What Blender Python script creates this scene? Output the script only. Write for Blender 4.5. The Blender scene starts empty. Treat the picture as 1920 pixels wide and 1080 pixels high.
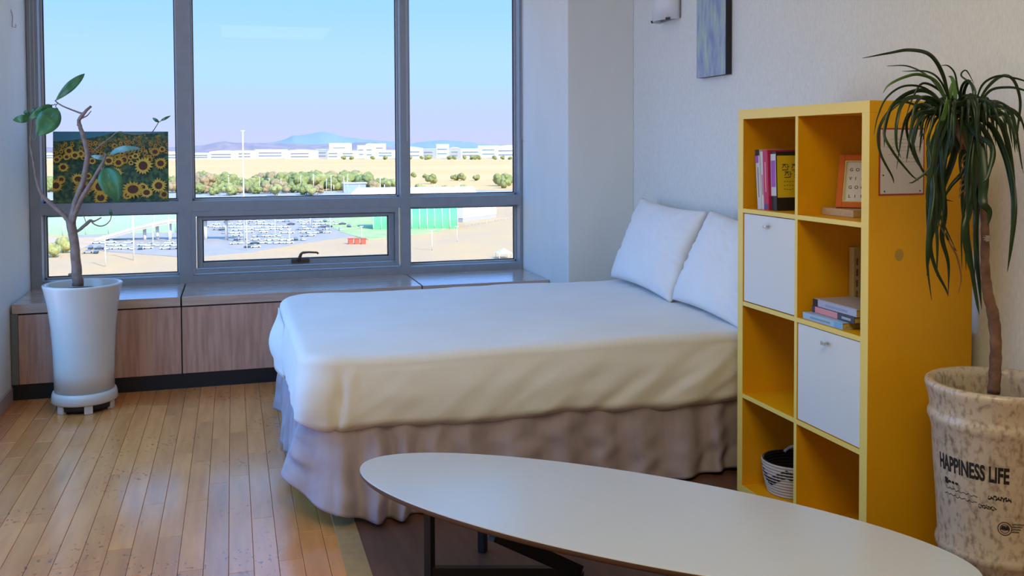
import bpy, bmesh, math, random
from mathutils import Vector, Matrix, noise
random.seed(7)
SC = bpy.context.scene
COL = SC.collection
PI = math.pi

# ------------------------------------------------------------------ camera
F, YAW, PITCH, ROLL, PY, CH = 1772.26, .2878, .0331, -.0043, 332.7, 1.3287
cf = Vector((math.sin(YAW)*math.cos(PITCH), math.cos(YAW)*math.cos(PITCH), -math.sin(PITCH)))
r0 = Vector((math.cos(YAW), -math.sin(YAW), 0)); u0 = r0.cross(cf)
cr = r0*math.cos(ROLL)+u0*math.sin(ROLL); cu = -r0*math.sin(ROLL)+u0*math.cos(ROLL)
cam = bpy.data.cameras.new('camera'); co = bpy.data.objects.new('camera', cam); COL.objects.link(co)
cam.sensor_width = 36; cam.lens = F/1920*36; cam.shift_y = -(540-PY)/1920
cam.clip_start = .05; cam.clip_end = 60000
m = Matrix((cr, cu, -cf)).transposed().to_4x4(); m.translation = (0, 0, CH); co.matrix_world = m
SC.camera = co
# ------------------------------------------------------------------ world
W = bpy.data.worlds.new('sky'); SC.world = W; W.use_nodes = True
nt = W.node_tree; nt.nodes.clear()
def N(nt, t, **k):
    n = nt.nodes.new(t)
    for a, b in k.items(): setattr(n, a, b)
    return n
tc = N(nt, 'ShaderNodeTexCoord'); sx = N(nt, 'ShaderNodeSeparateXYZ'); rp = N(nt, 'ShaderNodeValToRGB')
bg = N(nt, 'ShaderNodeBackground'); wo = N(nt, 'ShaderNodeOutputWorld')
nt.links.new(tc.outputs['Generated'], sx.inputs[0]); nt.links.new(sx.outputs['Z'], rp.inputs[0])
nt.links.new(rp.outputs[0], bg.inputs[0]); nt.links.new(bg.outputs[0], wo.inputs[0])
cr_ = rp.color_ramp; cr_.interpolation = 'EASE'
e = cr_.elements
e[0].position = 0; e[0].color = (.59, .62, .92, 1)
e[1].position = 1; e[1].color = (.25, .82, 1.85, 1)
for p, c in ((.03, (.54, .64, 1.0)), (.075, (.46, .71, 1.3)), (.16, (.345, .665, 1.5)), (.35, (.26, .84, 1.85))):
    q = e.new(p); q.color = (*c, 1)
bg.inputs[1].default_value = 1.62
# sampling portals in the big window and the added side opening (they emit nothing themselves)
def portal(loc, direction, sx_, sy_):
    l = bpy.data.lights.new('portal', 'AREA'); l.shape = 'RECTANGLE'; l.size = sx_; l.size_y = sy_; l.cycles.is_portal = True
    o = bpy.data.objects.new('portal', l); COL.objects.link(o); o.location = loc; o.rotation_euler = Vector(direction).to_track_quat('-Z', 'Z').to_euler()
portal((.37, 6.3, 1.5), (0, -1, 0), 3.0, 2.1); portal((-1.35, 3.925, 1.45), (1, 0, 0), 2.6, 2.4)
# ------------------------------------------------------------------ sun, fill lamp power, exposure
sun = bpy.data.lights.new('sun', 'SUN'); sun.energy = 9.0; sun.angle = .01; sun.color = (1, .87, .66)
so = bpy.data.objects.new('sun', sun); COL.objects.link(so)
so.rotation_euler = Vector((.45, -1, .85)).to_track_quat('Z', 'Y').to_euler()
so.location = (0, -10, 20)
FILL_W = 20
SC.view_settings.view_transform = 'Standard'; SC.view_settings.look = 'None'
SC.view_settings.gamma = 1; SC.view_settings.use_curve_mapping = False
SC.view_settings.exposure = 0.9
SC.cycles.max_bounces = 10; SC.cycles.diffuse_bounces = 6; SC.cycles.glossy_bounces = 4
SC.cycles.transparent_max_bounces = 12; SC.cycles.caustics_reflective = False
SC.cycles.sample_clamp_indirect = 4.0; SC.cycles.use_denoising = True

# ------------------------------------------------------------------ pixel -> point
def ray(x, y): return cf + cr*((x-960)/F) - cu*((y-PY)/F)
def P(x, y, ax, v):
    d = ray(x, y); o = Vector((0, 0, CH)); t = (v-o[ax])/d[ax]
    return o+d*t
def PD(x, y, dep): return Vector((0, 0, CH))+ray(x, y)*dep
G = -45.0
def PG(x, y): return P(x, y, 2, G)

# ------------------------------------------------------------------ materials
MATS = {}
def mat(name, col=(.8, .8, .8), rough=.5, metal=0, noise_=None, bump=None, spec=.5, coat=0, stretch=(1, 1, 1), rnd=0, trans=0, emit=0, sheen=0, coords='Object'):
    """noise_=(scale, second colour, low, high); bump=(scale, strength, distance)"""
    if name in MATS: return MATS[name]
    mt = bpy.data.materials.new(name); mt.use_nodes = True; t = mt.node_tree
    b = t.nodes['Principled BSDF']; L = t.links.new
    b.inputs['Base Color'].default_value = (*col, 1); b.inputs['Roughness'].default_value = rough
    b.inputs['Metallic'].default_value = metal; b.inputs['Specular IOR Level'].default_value = spec
    b.inputs['Coat Weight'].default_value = coat; b.inputs['Coat Roughness'].default_value = .15
    b.inputs['Sheen Weight'].default_value = sheen
    if trans: b.inputs['Transmission Weight'].default_value = trans
    if noise_ or bump:
        c = N(t, 'ShaderNodeTexCoord'); mp = N(t, 'ShaderNodeMapping'); mp.inputs['Scale'].default_value = stretch
        L(c.outputs[coords], mp.inputs[0])
        vec = mp.outputs[0]
        if rnd:
            oi = N(t, 'ShaderNodeObjectInfo'); gm = N(t, 'ShaderNodeNewGeometry'); ad = N(t, 'ShaderNodeMath', operation='ADD')
            L(oi.outputs['Random'], ad.inputs[0]); L(gm.outputs['Random Per Island'], ad.inputs[1])
            fr = N(t, 'ShaderNodeMath', operation='FRACT'); L(ad.outputs[0], fr.inputs[0])
            sc = N(t, 'ShaderNodeVectorMath', operation='SCALE'); sc.inputs[0].default_value = (37, 53, 91); L(fr.outputs[0], sc.inputs['Scale'])
            av = N(t, 'ShaderNodeVectorMath', operation='ADD'); L(vec, av.inputs[0]); L(sc.outputs[0], av.inputs[1]); vec = av.outputs[0]
        if noise_:
            n = N(t, 'ShaderNodeTexNoise'); n.inputs['Scale'].default_value = noise_[0]; n.inputs['Detail'].default_value = 5
            L(vec, n.inputs['Vector'])
            r = N(t, 'ShaderNodeValToRGB'); r.color_ramp.elements[0].position = noise_[2]; r.color_ramp.elements[1].position = noise_[3]
            r.color_ramp.elements[0].color = (*col, 1); r.color_ramp.elements[1].color = (*noise_[1], 1)
            L(n.outputs[0], r.inputs[0]); out = r.outputs[0]
            if rnd:
                hs = N(t, 'ShaderNodeHueSaturation'); mr = N(t, 'ShaderNodeMapRange')
                mr.inputs['To Min'].default_value = 1-rnd; mr.inputs['To Max'].default_value = 1+rnd
                L(fr.outputs[0], mr.inputs[0]); L(mr.outputs[0], hs.inputs['Value']); L(out, hs.inputs['Color']); out = hs.outputs[0]
            L(out, b.inputs['Base Color'])
        if bump:
            n2 = N(t, 'ShaderNodeTexNoise'); n2.inputs['Scale'].default_value = bump[0]; n2.inputs['Detail'].default_value = 4
            L(vec, n2.inputs['Vector'])
            bp = N(t, 'ShaderNodeBump'); bp.inputs['Strength'].default_value = bump[1]; bp.inputs['Distance'].default_value = bump[2]
            L(n2.outputs[0], bp.inputs['Height']); L(bp.outputs[0], b.inputs['Normal'])
    MATS[name] = mt
    return mt

m_wall = mat('wall_paper', (.78, .80, .77), .75, noise_=(6, (.75, .77, .74), .35, .7), bump=(160, .25, .002), stretch=(1, 1, .5))
m_wallr = mat('wall_paper_weave', (.76, .78, .74), .75, noise_=(220, (.69, .71, .67), .4, .65), bump=(240, .35, .002), stretch=(1, 1, .25))
m_ceil = mat('ceiling_paint', (.8, .8, .78), .8)
m_frame = mat('window_paint', (.30, .325, .36), .42, noise_=(14, (.27, .295, .325), .3, .7))
m_bead = mat('glazing_bead_paint', (.55, .58, .6), .4)
m_seal = mat('rubber_seal', (.02, .02, .025), .5)
m_plank = mat('oak_plank', (.72, .285, .085), .22, noise_=(3.2, (.57, .21, .06), .35, .72), bump=(9, .12, .004), stretch=(8, .9, 1), rnd=.13, coat=.4, spec=.5)
m_sub = mat('floor_gap', (.035, .02, .014), .8)
m_mat = mat('mat_weave', (.12, .05, .03), .42, noise_=(40, (.16, .07, .042), .3, .7), bump=(90, .3, .002), stretch=(1, .1, 1))
m_matb = mat('mat_binding', (.42, .25, .09), .7, noise_=(30, (.35, .2, .08), .3, .7))
m_bench = mat('bench_oak', (.56, .35, .27), .4, noise_=(5, (.42, .245, .185), .38, .66), bump=(30, .1, .002), stretch=(9, 9, .8), rnd=.04)
m_btop = mat('bench_top_oak', (.52, .40, .33), .25, noise_=(5, (.44, .32, .25), .38, .66), stretch=(.8, 9, 9), rnd=.04, coat=.7)
m_black = mat('black_plinth', (.008, .008, .01), .6)
m_steel = mat('black_steel', (.008, .008, .009), .45)
m_chrome = mat('chrome', (.7, .7, .7), .2, 1)
m_bronze = mat('bronze_handle', (.10, .07, .05), .4, .5)
m_white = mat('white_ceramic', (.62, .59, .54), .26, coat=.15, noise_=(5, (.57, .54, .5), .3, .7))
m_soil = mat('potting_soil', (.03, .02, .014), .95, noise_=(60, (.06, .04, .03), .4, .6), bump=(80, 1, .01))
m_bark = mat('rubber_bark', (.18, .115, .085), .75, noise_=(30, (.27, .19, .15), .35, .65), bump=(60, .5, .003))
m_bark2 = mat('cane_bark', (.20, .10, .055), .8, noise_=(26, (.10, .045, .025), .35, .65), bump=(50, .6, .004))
m_leaf = mat('rubber_leaf', (.035, .13, .045), .3, noise_=(12, (.06, .19, .06), .3, .7))
m_leafb = mat('pale_leaf', (.20, .34, .30), .3, noise_=(20, (.10, .25, .2), .4, .6))
m_blade = mat('strap_leaf', (.008, .022, .006), .35, spec=.35, noise_=(14, (.018, .045, .010), .35, .7))
m_bladel = mat('strap_leaf_light', (.07, .16, .03), .32)
m_dry = mat('dry_leaf', (.16, .07, .025), .7)
m_sheet = mat('white_cotton', (.80, .80, .80), .8, bump=(70, .12, .003), sheen=.1, noise_=(4, (.76, .76, .76), .3, .7))
m_pill = mat('pillow_cotton', (.83, .83, .83), .8, bump=(35, .12, .003), noise_=(4, (.79, .79, .8), .3, .7))
m_skirt = mat('skirt_voile', (.43, .365, .42), .85, noise_=(14, (.36, .30, .345), .35, .65), bump=(160, .25, .002), stretch=(1, 1, .15))
m_yel = mat('yellow_lacquer', (.78, .38, .003), .45, spec=.25, noise_=(3, (.72, .34, .003), .3, .7), bump=(500, .05, .001))
m_yedge = mat('yellow_edge_band', (.88, .66, .17), .38)
m_door = mat('white_laminate', (.74, .76, .76), .35)
m_ttop = mat('table_laminate', (.56, .56, .57), .24, noise_=(2, (.54, .54, .55), .3, .7))
m_tedge = mat('table_plywood', (.16, .085, .05), .5, noise_=(8, (.11, .06, .035), .3, .7), stretch=(1, 1, 20))
def glass(name, tint, mixf):
    g = bpy.data.materials.new(name); g.use_nodes = True; t = g.node_tree; t.nodes.clear()
    o_ = N(t, 'ShaderNodeOutputMaterial'); mx = N(t, 'ShaderNodeMixShader'); tr = N(t, 'ShaderNodeBsdfTransparent'); gl = N(t, 'ShaderNodeBsdfGlossy')
    tr.inputs[0].default_value = (*tint, 1); gl.inputs[1].default_value = .02; mx.inputs[0].default_value = mixf
    t.links.new(tr.outputs[0], mx.inputs[1]); t.links.new(gl.outputs[0], mx.inputs[2]); t.links.new(mx.outputs[0], o_.inputs[0]); return g
m_glass = glass('tinted_glass', (.60, .61, .62), .005)      # tint added to the big window, dims the view against the room
m_clear = glass('clear_glass', (.98, .99, .985), .018)

# worn veneer flecks on the planks
t = m_plank.node_tree; b = t.nodes['Principled BSDF']; src = b.inputs['Base Color'].links[0].from_socket
tc2 = N(t, 'ShaderNodeNewGeometry'); mp2 = N(t, 'ShaderNodeMapping'); mp2.inputs['Scale'].default_value = (1, .55, 1); mp2.inputs['Rotation'].default_value = (0, 0, .4)
nn1 = N(t, 'ShaderNodeTexNoise'); nn1.inputs['Scale'].default_value = 60; nn1.inputs['Detail'].default_value = 3
nn2 = N(t, 'ShaderNodeTexNoise'); nn2.inputs['Scale'].default_value = 3.0
rr1 = N(t, 'ShaderNodeValToRGB'); rr1.color_ramp.elements[0].position = .60; rr1.color_ramp.elements[1].position = .66
rr2 = N(t, 'ShaderNodeValToRGB'); rr2.color_ramp.elements[0].position = .52; rr2.color_ramp.elements[1].position = .60
ml = N(t, 'ShaderNodeMath', operation='MULTIPLY'); mx2 = N(t, 'ShaderNodeMix', data_type='RGBA')
ml2 = N(t, 'ShaderNodeMath', operation='MULTIPLY'); ml2.inputs[1].default_value = .6
L = t.links.new
L(tc2.outputs['Position'], mp2.inputs[0]); L(mp2.outputs[0], nn1.inputs['Vector']); L(tc2.outputs['Position'], nn2.inputs['Vector'])
L(nn1.outputs[0], rr1.inputs[0]); L(nn2.outputs[0], rr2.inputs[0]); L(rr1.outputs[0], ml.inputs[0]); L(rr2.outputs[0], ml.inputs[1]); L(ml.outputs[0], ml2.inputs[0])
L(ml2.outputs[0], mx2.inputs['Factor']); mxA = [i for i in mx2.inputs if i.name == 'A' and i.type == 'RGBA'][0]; mxB = [i for i in mx2.inputs if i.name == 'B' and i.type == 'RGBA'][0]
mxB.default_value = (.10, .045, .02, 1); L(src, mxA); L([o for o in mx2.outputs if o.type == 'RGBA'][0], b.inputs['Base Color'])

# ------------------------------------------------------------------ mesh building
class MB:
    def __init__(s): s.v = []; s.f = []; s.m = []; s.sm = []
    def add(s, vs, fs, mi=0, smooth=False):
        b = len(s.v); s.v += [Vector(v) for v in vs]
        for f in fs: s.f.append([b+i for i in f]); s.m.append(mi); s.sm.append(smooth)
        return s
    def box(s, x0, x1, y0, y1, z0, z1, mi=0):
        v = [(x, y, z) for z in (z0, z1) for y in (y0, y1) for x in (x0, x1)]
        return s.add(v, [(0, 2, 3, 1), (4, 5, 7, 6), (0, 1, 5, 4), (2, 6, 7, 3), (0, 4, 6, 2), (1, 3, 7, 5)], mi)
    def obox(s, c, ax, ay, az, hx, hy, hz, mi=0):
        c = Vector(c); ax = Vector(ax).normalized()*hx; ay = Vector(ay).normalized()*hy; az = Vector(az).normalized()*hz
        v = [c+ax*i+ay*j+az*k for k in (-1, 1) for j in (-1, 1) for i in (-1, 1)]
        return s.add(v, [(0, 2, 3, 1), (4, 5, 7, 6), (0, 1, 5, 4), (2, 6, 7, 3), (0, 4, 6, 2), (1, 3, 7, 5)], mi)
    def tube(s, pts, rad, n=8, mi=0, smooth=True):
        pts = [Vector(p) for p in pts]
        if not hasattr(rad, '__len__'): rad = [rad]*len(pts)
        vs = []; up = Vector((.13, .31, .94))
        for i, p in enumerate(pts):
            d = (pts[min(i+1, len(pts)-1)]-pts[max(i-1, 0)]).normalized()
            if abs(d.dot(up)) > .97: a = d.cross(Vector((1, 0, 0))).normalized()
            else: a = d.cross(up).normalized()
            if i and a.dot(pa) < 0: a = -a
            pa = a
            b = d.cross(a).normalized()
            for k in range(n):
                t = 2*PI*k/n; vs.append(p+(a*math.cos(t)+b*math.sin(t))*rad[i])
        fs = []
        for i in range(len(pts)-1):
            for k in range(n): fs.append((i*n+k, i*n+(k+1) % n, (i+1)*n+(k+1) % n, (i+1)*n+k))
        fs.append(tuple(range(n))[::-1]); fs.append(tuple(range((len(pts)-1)*n, len(pts)*n)))
        return s.add(vs, fs, mi, smooth)
    def lathe(s, prof, c=(0, 0, 0), n=48, mi=0, smooth=True, caps=True):
        vs = []; fs = []
        for r, z in prof:
            for k in range(n):
                a = 2*PI*k/n; vs.append((c[0]+r*math.cos(a), c[1]+r*math.sin(a), c[2]+z))
        for i in range(len(prof)-1):
            for k in range(n): fs.append((i*n+k, i*n+(k+1) % n, (i+1)*n+(k+1) % n, (i+1)*n+k))
        if caps: fs.append(tuple(range(n))[::-1]); fs.append(tuple(range((len(prof)-1)*n, len(prof)*n)))
        return s.add(vs, fs, mi, smooth)
    def grid(s, vs, nu, nv, mi=0, closeu=False, smooth=True):
        fs = []
        for j in range(nv-1):
            for i in range(nu if closeu else nu-1):
                fs.append((j*nu+i, j*nu+(i+1) % nu, (j+1)*nu+(i+1) % nu, (j+1)*nu+i))
        return s.add(vs, fs, mi, smooth)
    def poly(s, pts, th, mi=0):
        """flat polygon pts (world) extruded by vector th"""
        n = len(pts); pts = [Vector(p) for p in pts]; th = Vector(th)
        return s.add(pts+[p+th for p in pts], [tuple(range(n))[::-1], tuple(range(n, 2*n))]+[(i, (i+1) % n, n+(i+1) % n, n+i) for i in range(n)], mi)

ORG = {}
def obj(name, mb, mats, parent=None, bevel=0, org=None, recalc=True, sub=0):
    me = bpy.data.meshes.new(name)
    if parent is not None: o0 = ORG[parent.name]
    elif org is not None: o0 = Vector(org)
    else:
        xs = [v.x for v in mb.v]; ys = [v.y for v in mb.v]; zs = [v.z for v in mb.v]
        o0 = Vector(((min(xs)+max(xs))/2, (min(ys)+max(ys))/2, min(zs)))
    me.from_pydata([v-o0 for v in mb.v], [], mb.f)
    for mt in (mats if isinstance(mats, (list, tuple)) else [mats]): me.materials.append(mt)
    me.polygons.foreach_set('material_index', mb.m); me.polygons.foreach_set('use_smooth', mb.sm)
    if recalc:
        bm = bmesh.new(); bm.from_mesh(me); bmesh.ops.recalc_face_normals(bm, faces=bm.faces); bm.to_mesh(me); bm.free()
    me.update()
    o = bpy.data.objects.new(name, me); COL.objects.link(o)
    if parent is not None: o.parent = parent
    else: o.location = o0
    ORG[o.name] = o0
    if bevel:
        b = o.modifiers.new('bevel', 'BEVEL'); b.width = bevel; b.segments = 2; b.limit_method = 'ANGLE'; b.angle_limit = .7
    if sub:
        b = o.modifiers.new('sub', 'SUBSURF'); b.levels = sub; b.render_levels = sub
    return o
def tag(o, label=None, cat=None, group=None, kind=None):
    if label: o['label'] = label
    if cat: o['category'] = cat
    if group: o['group'] = group
    if kind: o['kind'] = kind
    return o
def thing(name, label, cat, loc, group=None):
    o = bpy.data.objects.new(name, None); COL.objects.link(o); o.location = loc; o.empty_display_size = .05
    ORG[o.name] = Vector(loc); return tag(o, label, cat, group)
def S(o): o['kind'] = 'structure'; return o
def smooth_path(pts, n):
    pts = [Vector(p) for p in pts]; out = []
    q = [pts[0]*2-pts[1]]+pts+[pts[-1]*2-pts[-2]]
    for i in range(1, len(q)-2):
        for k in range(n):
            t = k/n; a, b, c, d = q[i-1], q[i], q[i+1], q[i+2]
            out.append(.5*((2*b)+(c-a)*t+(2*a-5*b+4*c-d)*t*t+(3*b-a-3*c+d)*t**3))
    out.append(pts[-1]); return out

# ------------------------------------------------------------------ room shell
XL, XR, YW, YB, ZC = -1.13, 2.27, 6.03, -3.0, 2.7
BY, BZ = 5.47, .5085            # bench front, bench top
XC, YC = 1.86, 5.14             # column
LY0, LY1, LZ0, LZ1 = 2.7, 5.15, .30, 2.6      # side opening added unseen at the left to brighten the room
tag(S(obj('wall_left', MB().box(XL-.15, XL, YB, LY0, 0, ZC).box(XL-.15, XL, LY1, YW+.2, 0, ZC).box(XL-.15, XL, LY0, LY1, 0, LZ0).box(XL-.15, XL, LY0, LY1, LZ1, ZC), m_wall)), 'pale papered wall on the left')
tag(S(obj('wall_right', MB().box(XR, XR+.15, YB, YW+.2, 0, ZC), m_wallr)), 'pale textured wall on the right behind the shelf')
tag(S(obj('wall_back', MB().box(XL-.15, XR+.15, YB-.15, YB, 0, ZC), m_wall)), 'wall behind the camera')
tag(S(obj('wall_column', MB().box(XC, XR, YC, YW+.2, 0, ZC), m_wall, bevel=.004)), 'pale boxed column between window and right wall')
S(obj('ceiling', MB().box(XL-.15, XR+.15, YB-.15, YW+.2, ZC, ZC+.1), m_ceil))
S(obj('wall_window', MB().box(XL-.15, XR+.15, YW, YW+.2, 2.52, ZC).box(XL-.15, XR+.15, YW, YW+.2, -.1, BZ-.02), m_wall))
m_base = mat('baseboard_wood', (.40, .33, .32), .5)
S(obj('baseboard_left', MB().box(XL, XL+.012, YB, BY-.01, 0, .075), m_base, bevel=.002))
S(obj('baseboard_right', MB().box(XR-.012, XR, YB, YC, 0, .075), m_base, bevel=.002))

# floor: planks along y
PW, GAP = .077, .0012
fl = bpy.data.objects.new('floor', None); COL.objects.link(fl); ORG['floor'] = Vector((0, 0, 0)); S(fl)
obj('subfloor', MB().box(XL-.15, XR+.15, YB-.15, YW+.1, -.1, -.006), m_sub, fl)
def plank_mb(x, y0, y1, mb):
    b = .0011; x1 = x+PW-GAP; y1 -= GAP; z = 0
    lo = [(x, y0, -.006), (x1, y0, -.006), (x1, y1, -.006), (x, y1, -.006)]
    mi = [(x, y0, -b), (x1, y0, -b), (x1, y1, -b), (x, y1, -b)]
    hi = [(x+b, y0+b, z), (x1-b, y0+b, z), (x1-b, y1-b, z), (x+b, y1-b, z)]
    fs = [(8, 9, 10, 11)]
    for k in range(4):
        l = (k+1) % 4; fs += [(k, l, 4+l, 4+k), (4+k, 4+l, 8+l, 8+k)]
    return mb.add(lo+mi+hi, fs)
protos = {}
rest = MB(); NP = 0
x = -1.13-.052
col_i = 0
while x < XR:
    y = YB-random.random()*.6
    while y < BY+.02:
        ln = random.choice((.46, .61, .76, .91))
        y1 = min(y+ln, BY+.02)
        vis = (x < .42 and y1 > 2.5)
        if vis and NP < 290 and y1-y > .1:
            key = round(y1-y, 3)
            if key not in protos:
                me = bpy.data.meshes.new('plank'); mb = plank_mb(0, 0, y1-y, MB())
                me.from_pydata(mb.v, [], mb.f); me.materials.append(m_plank); protos[key] = me
            o = bpy.data.objects.new('plank', protos[key]); COL.objects.link(o); o.parent = fl; o.location = (x, y, 0); NP += 1
        else: plank_mb(x, y, y1, rest)
        y = y1
    x += PW; col_i += 1
o = obj('planks', rest, m_plank, fl); o['kind'] = 'stuff'

# floor mat under table and bed
a0 = P(627, 991, 2, 0).x; a1 = P(667, 988, 2, 0).x
mt_ = thing('floor_mat', 'dark brown woven floor mat with a tan cloth border under the oval table', 'mat', ((a0+2.2)/2, 2.4, 0))
obj('mat_body', MB().box(a1, 2.1, 1.0, 3.75, 0.0005, .006), m_mat, mt_, bevel=.001)
tag(obj('binding', MB().box(a0, a1+.002, .94, 3.8, 0.0005, .0068).box(a1, 2.12, .94, 1.0, 0.0005, .0068), m_matb, mt_, bevel=.001), 'tan cloth border')

# ------------------------------------------------------------------ window wall
DG = .11; yg = YW+DG
xo = [P(75, 300, 1, YW).x, P(333, 300, 1, YW).x, P(359, 300, 1, YW).x, P(751, 300, 1, YW).x, P(769, 300, 1, YW).x, P(974, 300, 1, YW).x]
zt1 = P(560, 373.5, 1, YW).z; zt0 = P(770, 388.5, 1, YW).z; zs = P(770, 500, 1, YW).z; zb = BZ-.03
win = bpy.data.objects.new('window_1', None); COL.objects.link(win); win.location = (.4, YW, BZ); ORG['window_1'] = Vector((.4, YW, BZ)); S(win)
zt = 2.5
obj('jamb', MB().box(XL+.002, xo[0], YW, yg+.06, zb, zt), m_frame, win, bevel=.003)
obj('jamb', MB().box(xo[5], XC-.002, YW, yg+.06, zb, zt), m_frame, win, bevel=.003)
for a, b in ((xo[1], xo[2]), (xo[3], xo[4])): obj('mullion', MB().box(a, b, YW, yg+.06, zb, zt), m_frame, win, bevel=.003)
obj('bottom_rail', MB().box(XL+.004, XC-.004, YW+.001, yg+.06, zb+.001, zs), m_frame, win, bevel=.003)
obj('transom', MB().box(XL+.004, XC-.004, YW+.001, yg+.06, zt0, zt1), m_frame, win, bevel=.003)
obj('head_rail', MB().box(XL+.004, XC-.004, YW+.001, yg+.06, zt-.03, zt+.03), m_frame, win)
def bead(a, b, z0, z1, bw=.012):
    f = MB()
    for (p, q, r, s_) in ((a, a+bw, z0, z1), (b-bw, b, z0, z1), (a, b, z0, z0+bw), (a, b, z1-bw, z1)): f.box(p, q, yg-.022, yg-.004, r, s_)
    obj('glazing_bead', f, m_bead, win, bevel=.002)
    f = MB(); c = .005; a += bw; b -= bw; z0 += bw; z1 -= bw
    for (p, q, r, s_) in ((a, a+c, z0, z1), (b-c, b, z0, z1), (a, b, z0, z0+c), (a, b, z1-c, z1)): f.box(p, q, yg-.02, yg-.004, r, s_)
    obj('seal', f, m_seal, win)
    obj('glass_pane', MB().box(a, b, yg-.002, yg+.002, z0, z1), m_glass, win)
for a, b, z0, z1 in ((xo[0], xo[1], zt1, zt-.03), (xo[2], xo[3], zt1, zt-.03), (xo[4], xo[5], zt1, zt-.03), (xo[0], xo[1], zs, zt0), (xo[4], xo[5], zs, zt0)):
    bead(a, b, z0, z1)
# awning window in the middle below the transom
ya = YW-.008
A0, A1 = P(360, 450, 1, ya).x, P(748, 450, 1, ya).x
Az1, Az0 = P(360, 397, 1, ya).z, P(360, 513.5, 1, ya).z
aw = bpy.data.objects.new('window_2', None); COL.objects.link(aw); aw.location = ((A0+A1)/2, YW, Az0); ORG['window_2'] = Vector(aw.location); S(aw)
f = MB(); w1 = .022
for (p, q, r, s_) in ((A0, A0+w1, Az0, Az1), (A1-w1, A1, Az0, Az1), (A0+w1, A1-w1, Az0, Az0+w1), (A0+w1, A1-w1, Az1-w1*1.4, Az1)): f.box(p, q, ya, yg, r, s_)
obj('fixed_frame', f, m_frame, aw, bevel=.002)
f = MB(); B0, B1, Bz0, Bz1 = A0+w1+.004, A1-w1-.004, Az0+w1+.006, Az1-w1*1.4-.004; ys = YW+.02; w2 = .034
for (p, q, r, s_) in ((B0, B0+w2, Bz0, Bz1), (B1-w2, B1, Bz0, Bz1), (B0+w2, B1-w2, Bz0, Bz0+w2), (B0+w2, B1-w2, Bz1-w2*.6, Bz1)): f.box(p, q, ys, ys+.06, r, s_)
sash = obj('sash', f, m_frame, aw, bevel=.003)
f = MB(); a, b, z0, z1 = B0+w2, B1-w2, Bz0+w2, Bz1-w2*.6; c = .006
for (p, q, r, s_) in ((a, a+c, z0, z1), (b-c, b, z0, z1), (a, b, z0, z0+c), (a, b, z1-c, z1)): f.box(p, q, ys+.02, ys+.045, r, s_)
obj('seal', f, m_seal, sash)
obj('glass_pane', MB().box(a, b, ys+.03, ys+.034, z0, z1), m_glass, sash)
obj('hinge_plate', MB().box(A0+.004, A0+.075, ya-.003, ya, Az1-.028, Az1-.004).lathe([(.003, 0), (.003, .001)], (A0+.012, ya-.004, Az1-.016), 8), m_frame, aw)
c = P(563, 484, 1, ys); hz = Bz0+w2*.55
hd = MB().box(c.x-.055, c.x+.055, ys-.012, ys, hz-.008, hz+.018)
hd.tube([(c.x-.012, ys-.012, hz+.008), (c.x-.006, ys-.04, hz+.03), (c.x+.002, ys-.045, hz+.052), (c.x+.012, ys-.045, hz+.06), (c.x+.05, ys-.045, hz+.062), (c.x+.10, ys-.045, hz+.058), (c.x+.108, ys-.045, hz+.05)], [.011, .011, .009, .008, .006, .006, .007], 10)
tag(obj('crank_handle', hd, m_bronze, sash, bevel=.002), 'bronze crank handle')

# added window in the left wall, unseen, lets in extra sky light
w3 = bpy.data.objects.new('fill_window', None); COL.objects.link(w3); w3.location = (XL-.08, (LY0+LY1)/2, LZ0); ORG['fill_window'] = Vector(w3.location); S(w3)
LS = (LY1-LY0-.06)/3
for y_ in (LY0, LY0+LS, LY0+2*LS, LY1-.06): obj('mullion', MB().box(XL-.13, XL-.03, y_, y_+.06, LZ0, LZ1), m_frame, w3)
for z_ in (LZ0, LZ1-.06): obj('rail', MB().box(XL-.128, XL-.032, LY0, LY1, z_, z_+.06), m_frame, w3)
for i in range(3): obj('glass_pane', MB().box(XL-.082, XL-.078, LY0+.06+LS*i, LY0+LS+LS*i, LZ0+.06, LZ1-.06), m_clear, w3)

# ------------------------------------------------------------------ bench under the window
bn = thing('window_bench', 'built-in oak bench cabinet under the window with a black plinth', 'bench', (.4, BY, 0))
x1, x2 = -.279, 1.065
g = .004
for i, (a, b) in enumerate(((XL+.012, x1-g), (x1+g, x2-g), (x2+g, XC-.006))):
    obj('bench_top', MB().box(a, b, BY, YW-.002, BZ-.05, BZ), m_btop, bn, bevel=.002)
for a, b in ((XL+.04, x1-.003), (x1+.003, .52), (.526, x2), (x2+.006, XC-.01)):
    obj('front_panel', MB().box(a, b, BY+.006, BY+.03, .083, BZ-.058), m_bench, bn, bevel=.002)
obj('carcass', MB().box(XL+.004, XC-.01, BY+.034, YW-.01, .085, BZ-.051), mat('bench_inside', (.05, .04, .035), .8), bn)
obj('plinth', MB().box(XL+.004, XC-.01, BY+.012, BY+.04, 0, .083), m_black, bn)
obj('end_strip', MB().box(XL+.004, XL+.038, BY+.008, BY+.034, .083, BZ-.052), mat('grey_trim', (.16, .17, .18), .5), bn)

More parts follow.
